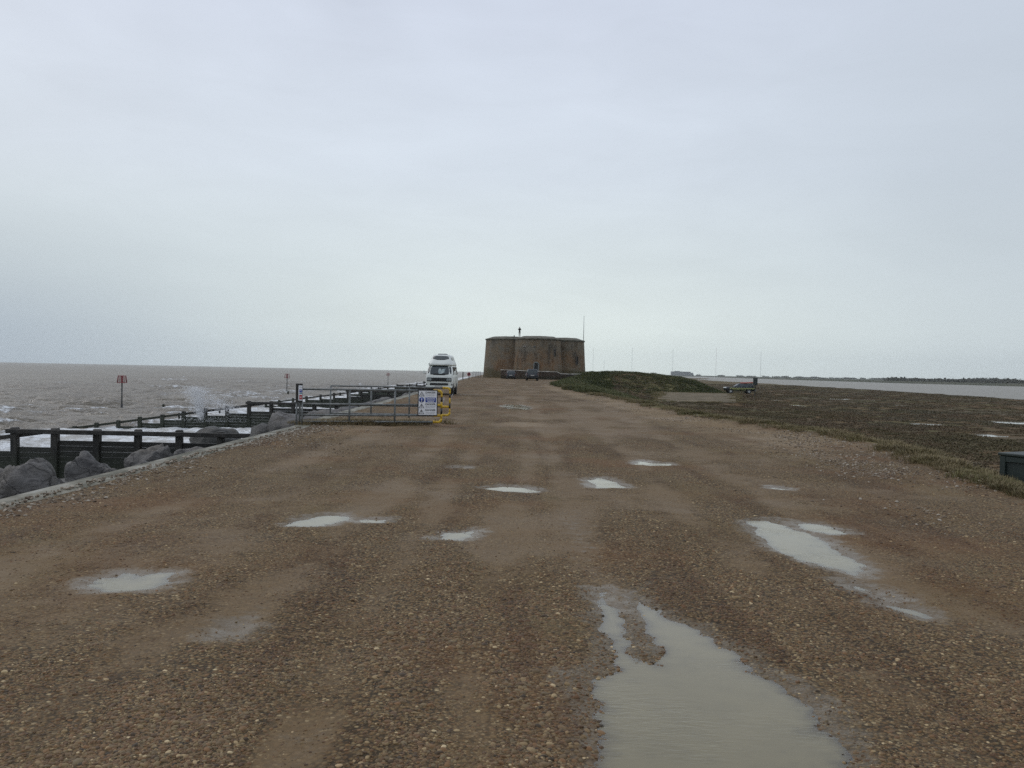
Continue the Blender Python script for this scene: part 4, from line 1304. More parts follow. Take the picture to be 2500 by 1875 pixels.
# low wall round the ditch
def build_ditch_wall():
    root = empty('ditch_wall', (0, 0, 0))
    tag(root, 'low dark brick wall with white capping in front of the tower', 'wall')
    pts = [(-1.95, 153.0), (0.2, 152.0), (2.8, 151.6), (5.4, 151.8), (7.7, 152.6)]
    tops = [1.90, 1.86, 1.80, 1.76, 1.74]
    pts2 = [(7.7, 152.6), (8.5, 153.3), (10.5, 155.0), (12.6, 157.2)]
    tops2 = [1.74, 1.42, 1.38, 1.42]
    wall = MB(); cap = []
    for P_, T_ in ((pts, tops), (pts2, tops2)):
        for i in range(len(P_) - 1):
            (x0, y0), (x1, y1) = P_[i], P_[i + 1]
            n = 6
            for k in range(n):
                a, b_ = k / n, (k + 1) / n
                xa, ya, xb, yb = x0 + (x1 - x0) * a, y0 + (y1 - y0) * a, x0 + (x1 - x0) * b_, y0 + (y1 - y0) * b_
                za, zb = T_[i] + (T_[i + 1] - T_[i]) * a, T_[i] + (T_[i + 1] - T_[i]) * b_
                d = Vector((xb - xa, yb - ya, 0)).normalized(); nn = Vector((-d.y, d.x, 0)) * 0.2
                wall.add([(xa - nn.x, ya - nn.y, 0.0), (xb - nn.x, yb - nn.y, 0.0), (xb + nn.x, yb + nn.y, 0.0), (xa + nn.x, ya + nn.y, 0.0),
                          (xa - nn.x, ya - nn.y, za), (xb - nn.x, yb - nn.y, zb), (xb + nn.x, yb + nn.y, zb), (xa + nn.x, ya + nn.y, za)],
                         [(0, 1, 5, 4), (2, 3, 7, 6), (4, 5, 6, 7), (0, 4, 7, 3), (1, 2, 6, 5)])
                cap.append((xa, ya, za, xb, yb, zb))
    wo = wall.build('wall_body', M_wallbrick, root)
    uvl = wo.data.uv_layers.new(name='UVMap')
    for p in wo.data.polygons:
        for li in p.loop_indices:
            c = wo.data.vertices[wo.data.loops[li].vertex_index].co
            uvl.data[li].uv = (c.x + c.y * 0.5, c.z)
    gr = random.Random(3)
    for (xa, ya, za, xb, yb, zb) in cap:
        MB().beam((xa, ya, za + 0.07), (xb - (xb - xa) * 0.03, yb - (yb - ya) * 0.03, zb + 0.07 + gr.uniform(-0.01, 0.02)), 0.52 + gr.uniform(-0.04, 0.04), 0.13, bev=0.015).build('cap_stone', M_whitestone, root)


build_ditch_wall()

# railing between tower and sea wall
rl = empty('railing', (0, 0, 0.4))
tag(rl, 'short steel railing between the tower and the sea wall', 'railing')
for x in (-7.5, -6.9, -6.45, -5.95):
    MB().tube([(x, 163.0, -0.05), (x, 163.0, 1.18)], 0.035, 6).build('post', M_galv, rl)
for z in (0.12, 1.12):
    MB().tube([(-7.5, 163.0, z), (-5.95, 163.0, z)], 0.03, 6).build('rail', M_galv, rl)
for i in range(9):
    x = -7.35 + i * 0.165
    MB().tube([(x, 163.0, 0.12), (x, 163.0, 1.12)], 0.012, 5).build('bar', M_galv, rl)

# lifebuoy on its post, plain post beside the wall
lb = empty('lifebuoy_post', (-6.55, 130.0, 0.38))
tag(lb, 'post carrying a small red lifebuoy holder before the tower', 'lifebuoy')
MB().box((0, 0, 0.45), (0.09, 0.09, 1.0), bev=0.01).build('post', M_timber, lb)
tor = MB(); tor.lathe([(0.20 + 0.065 * math.cos(t), 0.065 * math.sin(t)) for t in np.linspace(0, 2 * math.pi, 10, endpoint=False)], (0, -0.11, 0.78), 'Y', 20, True)
tor.build('lifebuoy', M_orange, lb)
MB().box((0.03, -0.03, 0.80), (0.34, 0.05, 0.52), bev=0.02).build('holder', M_black, lb)
pp = MB().box((0, 0, 0.55), (0.13, 0.13, 1.35), bev=0.02).build('bollard_post', M_timber, None, (-7.0, 122.0, 0.32))
tag(pp, 'plain dark post at the wall edge left of the lifebuoy', 'post')


# ------------------------------------------------------------------ vehicles
def rrect(y0, y1, hw, rad, z, n=5, bow=0.0):
    """rounded rectangle ring in plan: y0 front, y1 rear"""
    pts = []
    rad = min(rad, hw * 0.98, (y1 - y0) * 0.49)
    for cx_, cy_, a0 in ((hw - rad, y0 + rad, -90), (hw - rad, y1 - rad, 0), (-hw + rad, y1 - rad, 90), (-hw + rad, y0 + rad, 180)):
        for k in range(n + 1):
            a = R(a0 + 90.0 * k / n)
            pts.append((cx_ + rad * math.cos(a), cy_ + rad * math.sin(a), z))
    return pts


def wheel(root, x, y, r_, w_, rim=True, side=1):
    t = MB(); t.lathe([(r_ * 0.55, -w_ / 2), (r_ * 0.93, -w_ / 2), (r_, -w_ * 0.36), (r_, w_ * 0.36), (r_ * 0.93, w_ / 2), (r_ * 0.55, w_ / 2)], (0, 0, 0), 'X', 24, True)
    o_ = t.build('wheel', M_rubber, root, (x, y, r_))
    m_ = MB(); m_.lathe([(0.001, side * w_ * 0.40), (r_ * 0.25, side * w_ * 0.42), (r_ * 0.5, side * w_ * 0.30), (r_ * 0.60, side * w_ * 0.46), (r_ * 0.60, -side * w_ * 0.3), (0.001, -side * w_ * 0.3)], (0, 0, 0), 'X', 20)
    m_.build('rim', M_chrome, o_)
    return o_


def build_van():
    root = empty('camper_van', (-4.90, 57.6, 0.0), R(-1.0))
    tag(root, 'white high-roof camper van parked facing us behind the barrier', 'van')
    L = [(0.44, .14, 4.35, .78, .20), (0.52, .03, 4.48, .88, .20), (0.62, .0, 4.52, .905, .20), (0.95, .01, 4.54, .918, .20), (1.24, .045, 4.54, .92, .22), (1.34, .075, 4.52, .912, .22), (1.40, .115, 4.50, .90, .22),
         (1.75, .37, 4.45, .845, .22), (2.00, .56, 4.40, .785, .22), (2.06, .64, 4.36, .74, .22)]
    MB().rings([rrect(a, b_, hw, rd, z) for z, a, b_, hw, rd in L]).build('body', M_vanwhite, root)
    Lr = [(2.02, .46, 4.42, .80, .24), (2.08, .45, 4.42, .80, .26), (2.18, .52, 4.40, .775, .28), (2.32, .74, 4.38, .72, .28), (2.40, .86, 4.36, .685, .26), (2.68, 1.06, 4.28, .60, .26), (2.74, 1.22, 4.2, .54, .26), (2.77, 1.45, 4.05, .42, .26)]
    rf = MB().rings([rrect(a, b_, hw, rd, z) for z, a, b_, hw, rd in Lr]).build('high_roof', M_vanwhite, root)

    def front(z):
        zs = [l[0] for l in L]
        return float(np.interp(z, zs, [l[1] for l in L])), float(np.interp(z, zs, [l[3] for l in L]))

    def glass(name, zb, zt, wb, wt, fy, mat, parent, cor=0.08, off=0.012, bow=0.05):
        # bowed pane with clipped corners lying just proud of the front
        m_ = MB(); nx, nz = 12, 6; vs = []
        for j in range(nz + 1):
            v_ = j / nz; z = zb + (zt - zb) * v_
            wd = wb + (wt - wb) * v_
            cut = cor * (max(0, 1 - v_ * nz / 1.5) + max(0, 1 - (1 - v_) * nz / 1.5))
            for i in range(nx + 1):
                u_ = (i / nx - 0.5) * 2
                vs.append((u_ * (wd / 2 - cut), fy(z) - off + bow * u_ * u_, z))
        fs = [(j * (nx + 1) + i, j * (nx + 1) + i + 1, (j + 1) * (nx + 1) + i + 1, (j + 1) * (nx + 1) + i) for j in range(nz) for i in range(nx)]
        m_.add(vs, fs, True)
        o_ = m_.build(name, mat, parent)
        sol = o_.modifiers.new('thick', 'SOLIDIFY'); sol.thickness = 0.012
        return o_
    fy = lambda z: front(z)[0]
    glass('windscreen_seal', 1.36, 2.04, 1.68, 1.44, fy, M_rubber, root, 0.08, 0.012, 0.04)
    ws = glass('windscreen', 1.40, 2.005, 1.60, 1.38, fy, M_glass, root, 0.07, 0.028, 0.04)
    pap = MB(); pap.add([(-0.05, fy(1.46) - 0.045, 1.46), (0.14, fy(1.45) - 0.045, 1.45), (0.20, fy(1.50) - 0.045, 1.50), (0.33, fy(1.55) - 0.045, 1.55), (0.36, fy(1.72) - 0.045, 1.72), (0.42, fy(1.80) - 0.045, 1.80), (0.22, fy(1.79) - 0.045, 1.79), (0.15, fy(1.74) - 0.045, 1.74),
                         (0.10, fy(1.70) - 0.045, 1.70), (0.06, fy(1.80) - 0.045, 1.80), (-0.06, fy(1.80) - 0.045, 1.80), (-0.10, fy(1.62) - 0.045, 1.62)], [tuple(range(12))])
    po = pap.build('pale_cloth', M_palepanel, ws)  # pale irregular panel set just in front of the windscreen
    s_ = po.modifiers.new('t', 'SOLIDIFY'); s_.thickness = 0.004
    for x0, x1 in ((-0.62, -0.02), (0.08, 0.66)):
        MB().beam((x0, fy(1.42) - 0.05, 1.42), (x1, fy(1.50) - 0.05, 1.48), 0.02, 0.02).build('wiper', M_rubber, ws)
    rz = [l[0] for l in Lr]; ry = [l[1] for l in Lr]
    rfy = lambda z: float(np.interp(z, rz, ry))
    glass('roof_window_seal', 2.395, 2.70, 1.14, 1.00, rfy, M_rubber, rf, 0.12, 0.01, 0.03)
    glass('roof_window', 2.42, 2.675, 1.06, 0.94, rfy, M_roofglass, rf, 0.12, 0.026, 0.03)
    MB().box((0.0, 2.3, 2.80), (0.62, 0.8, 0.07), bev=0.02).build('roof_vent', M_cargrey, rf)
    MB().box((0.42, rfy(2.12) - 0.012, 2.10), (0.38, 0.02, 0.028)).build('roof_badge', M_signgreyl, rf)
    gr_ = MB().box((0, -0.004, 1.065), (1.66, 0.05, 0.255), bev=0.015).build('grille', M_plastic, root)
    for i in range(5):
        MB().box((0, -0.036, 0.98 + i * 0.042), (0.92, 0.018, 0.012)).build('grille_bar', M_plastic, gr_)
    for s in (-1, 1):
        hl = MB().box((s * 0.655, -0.04, 1.07), (0.30, 0.03, 0.17), bev=0.02).build('headlight', M_lamp, root)
        MB().box((s * 0.655, -0.058, 1.07), (0.012, 0.01, 0.16)).build('divider', M_plastic, hl)
        MB().box((s * 0.87, 0.02, 0.735), (0.07, 0.05, 0.10), bev=0.01).build('indicator', M_cargrey, root)
        MB().tube([(s * 0.90, 0.34, 1.42), (s * 1.00, 0.28, 1.50)], 0.016, 6).build('mirror_arm', M_plastic, root)
        MB().box((s * 1.05, 0.25, 1.54), (0.17, 0.07, 0.22), bev=0.03).build('wing_mirror', M_vanwhite, root)
    MB().box((0, -0.012, 0.755), (1.22, 0.05, 0.15), bev=0.01).build('lower_grille', M_plastic, root)
    MB().box((0, -0.035, 0.575), (1.78, 0.10, 0.13), bev=0.03).build('bumper', M_vanwhite, root)
    MB().box((0, -0.09, 0.60), (0.52, 0.012, 0.11)).build('number_plate', M_plate, root)
    # sides: cab and side windows, door shut lines, wheel arches
    sx = lambda z: front(z)[1]
    for s in (-1, 1):
        for (ya, yb) in ((0.72, 1.35), (1.50, 2.75), (2.9, 4.1)):
            m_ = MB()
            vs = []
            for z in (1.42, 1.93):
                for y in ((ya if z < 1.5 else ya + (0.12 if ya < 1 else 0)), yb):
                    vs.append((s * (sx(z) + 0.008), y, z))
            m_.add([vs[0], vs[1], vs[3], vs[2]], [(0, 1, 2, 3)])
            o_ = m_.build('side_window', M_glass, root)
            o_.modifiers.new('t', 'SOLIDIFY').thickness = 0.012
        for y in (1.42, 2.84):
            m_ = MB(); m_.add([(s * (sx(z) + 0.003), y + d_, z) for z in (0.6, 1.24, 1.95) for d_ in (-0.008, 0.008)], [(0, 1, 3, 2), (2, 3, 5, 4)])
            m_.build('door_gap', M_plastic, root)
        for yc in (0.78, 3.3):
            MB().prism([(yc + 0.43 * math.cos(t), 0.40 + 0.43 * math.sin(t)) for t in np.linspace(-0.15, math.pi + 0.15, 14)], s * 0.70, s * 0.926, 'X').build('wheel_arch', M_plastic, root)
            wheel(root, s * 0.80, yc, 0.335, 0.24, side=s)
        m_ = MB()
        for z in (2.30, 2.62):
            pass
        MB().box((s * 0.672, 2.3, 2.50), (0.02, 1.5, 0.18), Matrix.Rotation(-s * 0.28, 3, 'Y')).build('roof_side_window', M_roofglass, rf)
    MB().box((-0.75, 0.60, 2.10), (0.07, 0.06, 0.10), bev=0.01).build('marker_lamp', M_cargrey, rf)
    return root


build_van()


def build_car(label, loc, paint, suv):
    root = empty('parked_car', loc, math.pi)
    tag(root, label, 'car', 'cars parked against the ditch wall')
    if suv:
        L = [(0.32, .25, 4.3, .78, .2), (0.42, .05, 4.42, .90, .2), (0.75, .0, 4.45, .92, .2), (0.98, .04, 4.45, .91, .2), (1.08, .15, 4.43, .88, .2)]
        G = [(1.06, 1.15, 4.40, .86, .2), (1.35, 1.55, 4.36, .80, .2), (1.66, 1.95, 4.28, .70, .2), (1.72, 2.2, 4.15, .60, .2)]
        wl_, ww, hw, lz, zt = 0.36, 0.24, .80, 4.46, 1.60
    else:
        L = [(0.22, .25, 3.7, .70, .2), (0.32, .05, 3.80, .80, .22), (0.60, .0, 3.85, .83, .24), (0.84, .06, 3.85, .825, .24), (0.93, .25, 3.82, .80, .24)]
        G = [(0.91, .95, 3.78, .78, .22), (1.15, 1.35, 3.72, .72, .22), (1.40, 1.75, 3.55, .62, .22), (1.46, 2.1, 3.3, .50, .2)]
        wl_, ww, hw, lz, zt = 0.30, 0.20, .72, 3.86, 1.36
    MB().rings([rrect(a, b_, w_, r_, z) for z, a, b_, w_, r_ in L]).build('body', paint, root)
    cab = MB().rings([rrect(a, b_, w_, r_, z) for z, a, b_, w_, r_ in G]).build('cabin', paint, root)
    # rear window
    zb, zu = G[0][0] + 0.06, G[2][0] - 0.02
    f = lambda z, i: float(np.interp(z, [g[0] for g in G], [g[i] for g in G]))
    for nm, idx_, sgn, off in (('rear_window', 2, 1, 0.012), ('windscreen', 1, -1, 0.012)):
        m_ = MB(); vs = []
        for z in (zb, (zb + zu) / 2, zu):
            for x in (-1, 1):
                vs.append((x * (f(z, 3) - 0.10), f(z, idx_) + sgn * off, z))
        m_.add(vs, [(0, 1, 3, 2), (2, 3, 5, 4)])
        o_ = m_.build(nm, M_glass, cab); o_.modifiers.new('t', 'SOLIDIFY').thickness = 0.01
    for s in (-1, 1):
        m_ = MB(); vs = []
        for z in (zb, zu):
            for y in (f(z, 1) + 0.18, f(z, 2) - 0.25):
                vs.append((s * (f(z, 3) + 0.008), y, z))
        m_.add([vs[0], vs[1], vs[3], vs[2]], [(0, 1, 2, 3)])
        o_ = m_.build('side_window', M_glass, cab); o_.modifiers.new('t', 'SOLIDIFY').thickness = 0.01
        MB().box((s * (hw + 0.0), lz - 0.06, 0.80 if not suv else 0.95), (0.14, 0.08, 0.26), bev=0.02).build('tail_light', M_tail, root)
        MB().box((s * (hw + 0.17), 1.05, 1.0 if not suv else 1.12), (0.16, 0.09, 0.12), bev=0.02).build('wing_mirror', paint, root)
        for yc in (0.75, lz - 0.75):
            wheel(root, s * (hw - 0.02), yc, wl_, ww, side=s)
    MB().box((0, lz + 0.0, 0.42 if not suv else 0.52), (2 * hw + 0.1, 0.10, 0.22), bev=0.03).build('bumper', M_plastic, root)
    MB().box((0, lz + 0.008, 0.70 if not suv else 0.80), (0.52, 0.02, 0.11)).build('number_plate', M_plate, root)
    return root


build_car('small grey hatchback parked nose-in at the wall left of the navy car', (-0.22, 150.2, 0.36), M_cargrey, False)
build_car('larger dark navy off-road car parked in front of the tower door', (2.98, 131.0, 0.40), M_carnavy, True)


def build_truck():
    root = empty('patrol_truck', (40.1, 142.5, -1.16), R(-90))
    root.location = (35.3, 142.5, -1.16)
    tag(root, 'dark patrol pickup with yellow checks and red kit on its roof', 'truck')
    L = [(0.40, .20, 4.80, .78, .2), (0.50, .04, 4.88, .88, .2), (0.80, .0, 4.90, .90, .2), (0.98, .10, 4.90, .89, .2), (1.04, .25, 4.88, .86, .2)]
    MB().rings([rrect(a, b_, w_, r_, z) for z, a, b_, w_, r_ in L]).build('body', M_truckdark, root)
    G = [(1.02, 1.30, 4.80, .84, .2), (1.35, 1.85, 4.66, .76, .2), (1.60, 2.15, 4.50, .68, .2), (1.64, 2.4, 4.3, .6, .2)]
    cab = MB().rings([rrect(a, b_, w_, r_, z) for z, a, b_, w_, r_ in G]).build('cab', M_truckdark, root)
    f = lambda z, i: float(np.interp(z, [g[0] for g in G], [g[i] for g in G]))
    for s in (-1, 1):
        for (a, b_) in ((0.18, 1.35), (1.45, 2.25), (2.38, 2.75)):
            m_ = MB(); vs = []
            for z in (1.08, 1.56):
                y0 = f(z, 1)
                vs += [(s * (f(z, 3) + 0.01), y0 + a, z), (s * (f(z, 3) + 0.01), min(y0 + b_, f(z, 2) - 0.1), z)]
            m_.add([vs[0], vs[1], vs[3], vs[2]], [(0, 1, 2, 3)])
            o_ = m_.build('side_window', M_glass, cab); o_.modifiers.new('t', 'SOLIDIFY').thickness = 0.01
        for i in range(20):
            for j in range(2):
                if (i + j) % 2 == 0:
                    MB().box((s * 0.907, 0.75 + i * 0.205, 0.80 + j * 0.11), (0.012, 0.20, 0.105)).build('check', M_hivis, root)
        MB().box((s * 0.905, 2.2, 0.62), (0.012, 2.2, 0.04)).build('stripe', M_hivis, root)
        for yc in (0.85, 3.85):
            wheel(root, s * 0.79, yc, 0.38, 0.25, side=s)
    MB().box((0, 0.10, 0.92), (1.60, 0.35, 0.16), bev=0.06).build('bonnet_front', M_vanwhite, root)
    MB().box((0, 4.90, 0.90), (1.5, 0.04, 0.62), bev=0.02).build('tailgate', M_hivis, root)
    MB().box((0, 4.95, 0.50), (1.7, 0.12, 0.14), bev=0.03).build('bumper', M_chrome, root)
    MB().beam((0, 2.7, 1.74), (0, 4.7, 1.86), 1.1, 0.16, bev=0.04).build('roof_kit', M_redbox, root)
    for y in (2.6, 3.5, 4.4):
        MB().box((0, y, 1.66), (1.25, 0.05, 0.05)).build('rack_bar', M_black, root)
    return root


build_truck()

# ------------------------------------------------------------------ barriers, signs
def text_mesh(txt, size, mat, name):
    cu = bpy.data.curves.new(name, 'FONT'); cu.body = txt; cu.size = size; cu.align_x = 'LEFT'; cu.align_y = 'CENTER'; cu.extrude = 0.001; cu.offset = size * 0.02
    o_ = bpy.data.objects.new(name, cu); COL.objects.link(o_)
    dg = bpy.context.evaluated_depsgraph_get()
    me = bpy.data.meshes.new_from_object(o_.evaluated_get(dg)); me.name = name
    bpy.data.objects.remove(o_); bpy.data.curves.remove(cu)
    me.materials.clear(); me.materials.append(mat)
    return me


def barrier(x0, y0, x1, y1, label, loops, hz):
    d = Vector((x1 - x0, y1 - y0, 0)); Lg = d.length; ang = math.atan2(d.y, d.x)
    root = empty('steel_barrier', (x0, y0, 0.0), ang)
    tag(root, label, 'barrier', 'pair of tubular steel barriers beside the wall')
    r_ = 0.030
    rails = hz
    for z in rails:
        MB().tube([(0, 0, z), (Lg - 0.22, 0, z)], r_, 8).build('rail', M_galv, root)
    for fx in (0.0, 0.34, 0.66):
        MB().tube([(fx * Lg, 0.0, -0.12), (fx * Lg, 0.0, rails[-1])], r_, 8).build('upright', M_galv, root)
    # yellow and black end: elbow, banded upright, two tees, foot elbow
    xe = Lg
    def band(za, zb, mat):
        MB().tube([(xe, 0, za), (xe, 0, zb)], 0.031, 10).build('end_post', mat, root)
    top = rails[-1]
    def arc(zc, sgn):
        pts = [(xe - 0.22, 0, zc)] + [(xe - 0.10 + 0.10 * math.sin(t), 0, zc + sgn * (0.10 - 0.10 * math.cos(t))) for t in np.linspace(0, math.pi / 2, 6)]
        MB().tube(pts, 0.040, 10).build('elbow', M_yellow, root)
        MB().tube([(xe - 0.26, 0, zc), (xe - 0.20, 0, zc)], 0.048, 10).build('collar', M_yellow, root)
    arc(top, -1); arc(0.10, 1)
    zs = [0.20, 0.34, 0.52, 0.72, 0.86, top - 0.10]
    cols = [M_yellow, M_black, M_yellow, M_black, M_yellow]
    for a, b_, c in zip(zs[:-1], zs[1:], cols):
        band(a, b_, c)
    for z in rails[1:-1]:
        MB().tube([(xe - 0.25, 0, z), (xe - 0.03, 0, z)], 0.042, 10).build('tee', M_yellow, root)
    MB().tube([(xe + 0.09, 0.05, 0.86), (xe + 0.04, 0.02, 0.62)], 0.012, 6).build('tie', M_signgreyl, root)
    return root


b1 = barrier(-6.22, 25.2, -2.16, 26.45, 'front steel barrier with yellow and black end carrying the danger sign', 1, (0.10, 0.30, 0.62, 1.06))
b2 = barrier(-6.42, 30.4, -2.2, 30.5, 'rear steel barrier with yellow and black end behind the signed one', 1, (0.10, 0.40, 1.07))


def danger_sign():
    ang = math.atan2(1.25, 4.06)
    cx_, cy_ = -2.57, 26.33
    root = empty('danger_sign', (cx_, cy_ - 0.055, 0.69), ang)
    tag(root, 'white danger notice with triangles and blue panel on the front barrier', 'sign')
    W, Hh = 0.56, 0.74
    MB().box((0, 0.006, 0), (W + 0.06, 0.012, Hh + 0.06)).build('backing', M_black, root)
    MB().box((0, -0.004, 0), (W, 0.008, Hh)).build('face', M_signwhite, root)
    y = -0.010
    rows = (0.27, 0.09, -0.09, -0.27)
    for i, z in enumerate(rows):
        if i != 1:
            m_ = MB()
            s = 0.085
            tri = [(-0.19 - s, z - s * 0.85), (-0.19 + s, z - s * 0.85), (-0.19, z + s * 0.85)]
            inn = [(-0.19 + (a - (-0.19)) * 0.68, z - 0.012 + (b_ - z) * 0.68) for a, b_ in tri]
            vs = [(a, y, b_) for a, b_ in tri] + [(a, y, b_) for a, b_ in inn]
            m_.add(vs, [(0, 1, 4, 3), (1, 2, 5, 4), (2, 0, 3, 5)])
            m_.build('triangle', M_signgrey, root)
            if i >= 2:
                MB().box((-0.19, y, z - 0.005), (0.016, 0.002, 0.055)).build('mark', M_signgrey, root)
                MB().box((-0.19, y, z - 0.046), (0.016, 0.002, 0.014)).build('mark', M_signgrey, root)
            else:
                MB().box((-0.185, y, z - 0.03), (0.05, 0.002, 0.018), Matrix.Rotation(0.4, 3, 'Y')).build('mark', M_signgrey, root)
            o_ = bpy.data.objects.new('lettering', text_mesh('DANGER', 0.078, M_signgrey, 'lettering')); link(o_, root)
            o_.location = (-0.075, y, z + 0.045); o_.rotation_euler = (math.pi / 2, 0, 0)
            for k in range(2):
                MB().box((0.085, y, z - 0.022 - 0.030 * k), (0.30 - 0.04 * k, 0.002, 0.010)).build('small_print', M_signgreyl, root)
        else:
            MB().lathe([(0.001, y), (0.080, y), (0.080, y + 0.002)], (-0.19, 0, z), 'Y', 24).build('disc', M_signblue, root)
            MB().box((-0.19, y - 0.002, z + 0.015), (0.026, 0.002, 0.075)).build('mark', M_signwhite, root)
            MB().box((-0.19, y - 0.002, z - 0.050), (0.026, 0.002, 0.026)).build('mark', M_signwhite, root)
            MB().box((0.09, y, z), (0.33, 0.002, 0.145)).build('panel', M_signblue, root)
            for k in range(3):
                MB().box((0.09, y - 0.002, z + 0.040 - 0.042 * k), (0.26 - 0.05 * (k == 2), 0.002, 0.016)).build('small_print', M_signwhite, root)


danger_sign()


def notice_post():
    root = empty('notice_post', (-6.2, 25.05, 0.0), R(6))
    tag(root, 'dark post with a narrow white, blue and red notice at the barrier end', 'sign')
    MB().box((-0.005, 0.0, 0.95), (0.19, 0.10, 0.55), bev=0.008).build('board', M_timber, root)
    MB().box((0.035, -0.054, 0.95), (0.11, 0.008, 0.44)).build('notice', M_signwhite, root)
    MB().box((0.045, -0.060, 1.01), (0.078, 0.004, 0.085)).build('blue_panel', M_signblue, root)
    MB().box((0.045, -0.060, 0.94), (0.078, 0.004, 0.028)).build('teal_panel', M_signteal, root)
    MB().box((0.045, -0.060, 0.83), (0.078, 0.004, 0.135)).build('red_panel', M_signred, root)
    MB().box((0.045, -0.063, 0.83), (0.045, 0.003, 0.020)).build('small_print', M_signwhite, root)
    MB().box((0.045, -0.063, 1.02), (0.045, 0.003, 0.014)).build('small_print', M_signwhite, root)
    MB().box((0.045, -0.060, 1.12), (0.07, 0.003, 0.014)).build('small_print', M_signgreyl, root)
    MB().tube([(-0.075, 0, -0.1), (-0.075, 0, 0.70)], 0.026, 8).build('leg', M_galv, root)
    MB().tube([(0.085, 0, -0.1), (0.085, 0, 0.70)], 0.022, 8).build('leg', M_galv, root)
    MB().box((0.0, 0.0, 0.66), (0.20, 0.05, 0.03)).build('bracket', M_galv, root)


notice_post()

# dark board beside the patrol truck
sp = empty('notice_board', (38.1, 134.5, -1.3))
tag(sp, 'tall dark board on a post at the tail of the patrol truck', 'sign')
MB().box((0, 0, 1.35), (0.14, 0.14, 2.75), bev=0.015).build('post', M_timber, sp)
MB().box((0, -0.09, 2.22), (0.70, 0.05, 1.2), bev=0.01).build('board', M_green, sp)

# green box at the right edge
def build_cabinet():
    root = empty('storage_bin', (8.70, 15.2, -0.31), R(-64))
    tag(root, 'dark green framed storage bin in the grass at the right edge', 'bin')
    W, D, H = 1.5, 0.9, 0.70
    MB().box((W / 2, D / 2, H / 2 - 0.1), (W, D, H + 0.2), bev=0.01).build('body', M_green, root)
    for x in (0.05, W - 0.05):
        MB().box((x, -0.022, H / 2), (0.10, 0.04, H), bev=0.006).build('frame_stile', M_greentrim, root)
    for z in (0.05, H - 0.05):
        MB().box((W / 2, -0.018, z), (W - 0.204, 0.036, 0.10), bev=0.006).build('frame_rail', M_greentrim, root)
    MB().box((W / 2, D / 2 - 0.01, H + 0.03), (W + 0.06, D + 0.10, 0.05), bev=0.012).build('lid', M_greentrim, root)
    MB().box((0.80, -0.046, 0.30), (0.16, 0.006, 0.26)).build('plate', M_signgreyl, root)


build_cabinet()

# ------------------------------------------------------------------ beacons and piles in the sea
def beacon(x, y, label, top=0.28):
    root = empty('groyne_beacon', (x, y, SEA_Z))
    tag(root, label, 'beacon', 'beacons marking groyne ends')
    h = top - SEA_Z
    MB().tube([(0, 0, -1.5), (0, 0, h - 0.15)], [0.10, 0.075], 10).build('pole', M_weedpost, root)
    MB().tube([(0, 0, -1.0), (0, 0, 0.75)], 0.135, 10).build('sleeve', M_black, root)
    bs = empty('topmark', (0, 0, 0)); COL.objects.unlink(bs); bpy.data.objects.remove(bs)
    zt, zb, rt, rb, n = h, h - 0.80, 0.43, 0.54, 12
    mk = MB()
    for z, r_ in ((zt, rt), (zb, rb)):
        mk.tube([(r_ * math.cos(2 * math.pi * k / 24), r_ * math.sin(2 * math.pi * k / 24), z) for k in range(25)], 0.034, 6)
    tm = mk.build('topmark', M_redrust, root)
    for k in range(n):
        a = 2 * math.pi * k / n
        MB().tube([(rb * math.cos(a), rb * math.sin(a), zb), (rt * math.cos(a), rt * math.sin(a), zt)], 0.024, 6).build('bar', M_redrust, tm)
    for z, r_ in ((zt, rt), (zb, rb)):
        for a in (0, math.pi / 2):
            MB().tube([(-r_ * math.cos(a), -r_ * math.sin(a), z), (r_ * math.cos(a), r_ * math.sin(a), z)], 0.026, 6).build('spoke', M_redrust, tm)
    MB().box((0, 0, (zt + zb) / 2), (0.20, 0.20, 0.82)).build('core', M_redrust, tm)


beacon(-45.45, 100.0, 'tall beacon with a red barred basket standing in the near sea')
beacon(-45.1, 172.0, 'small distant red beacon in the sea left of the notice post', 0.30)
beacon(-41.2, 285.0, 'grey-looking farthest beacon in the sea left of the van', 0.33)


def pile(x, y, zt, label, r_=0.15, lean=0.0):
    o_ = MB().tube([(0, 0, -1.6), (lean * 0.5, 0, -0.06), (lean, 0, 0.0)], [r_ * 1.05, r_, r_ * 0.75], 10).build('timber_pile', M_timber, None, (x, y, zt))
    tag(o_, label, 'pile', 'timber piles standing in the water')


pile(-41.4, 102.0, -3.02, 'short dark pile in the sea right of the near red beacon')
pile(-43.8, 168.0, -3.02, 'tiny dark pile just below the distant red beacon', 0.17)
pile(-15.6, 43.0, -2.05, 'pile stub in the foam under the near groyne rail', 0.11)

# ------------------------------------------------------------------ far things: building, masts, woodland
fb = empty('distant_building', (545.0, 2900.0, 0.3))
tag(fb, 'long pale grey building on the horizon right of the tower', 'building')
MB().box((24, 0, 6.5), (62, 30, 13)).build('wall', M_far, fb)
MB().prism([(55, 0), (66, 0), (63, 9.5), (55, 10)], -14.9, 14.9, 'Y').build('wing', M_far, fb)
MB().box((12, 0, 14.0), (16, 12, 2.0)).build('roof_house', M_far, fb)
for i in range(7):
    MB().box((-1 + i * 8.0, -15.1, 7.0), (4.0, 0.3, 2.0)).build('window', M_mast, fb)


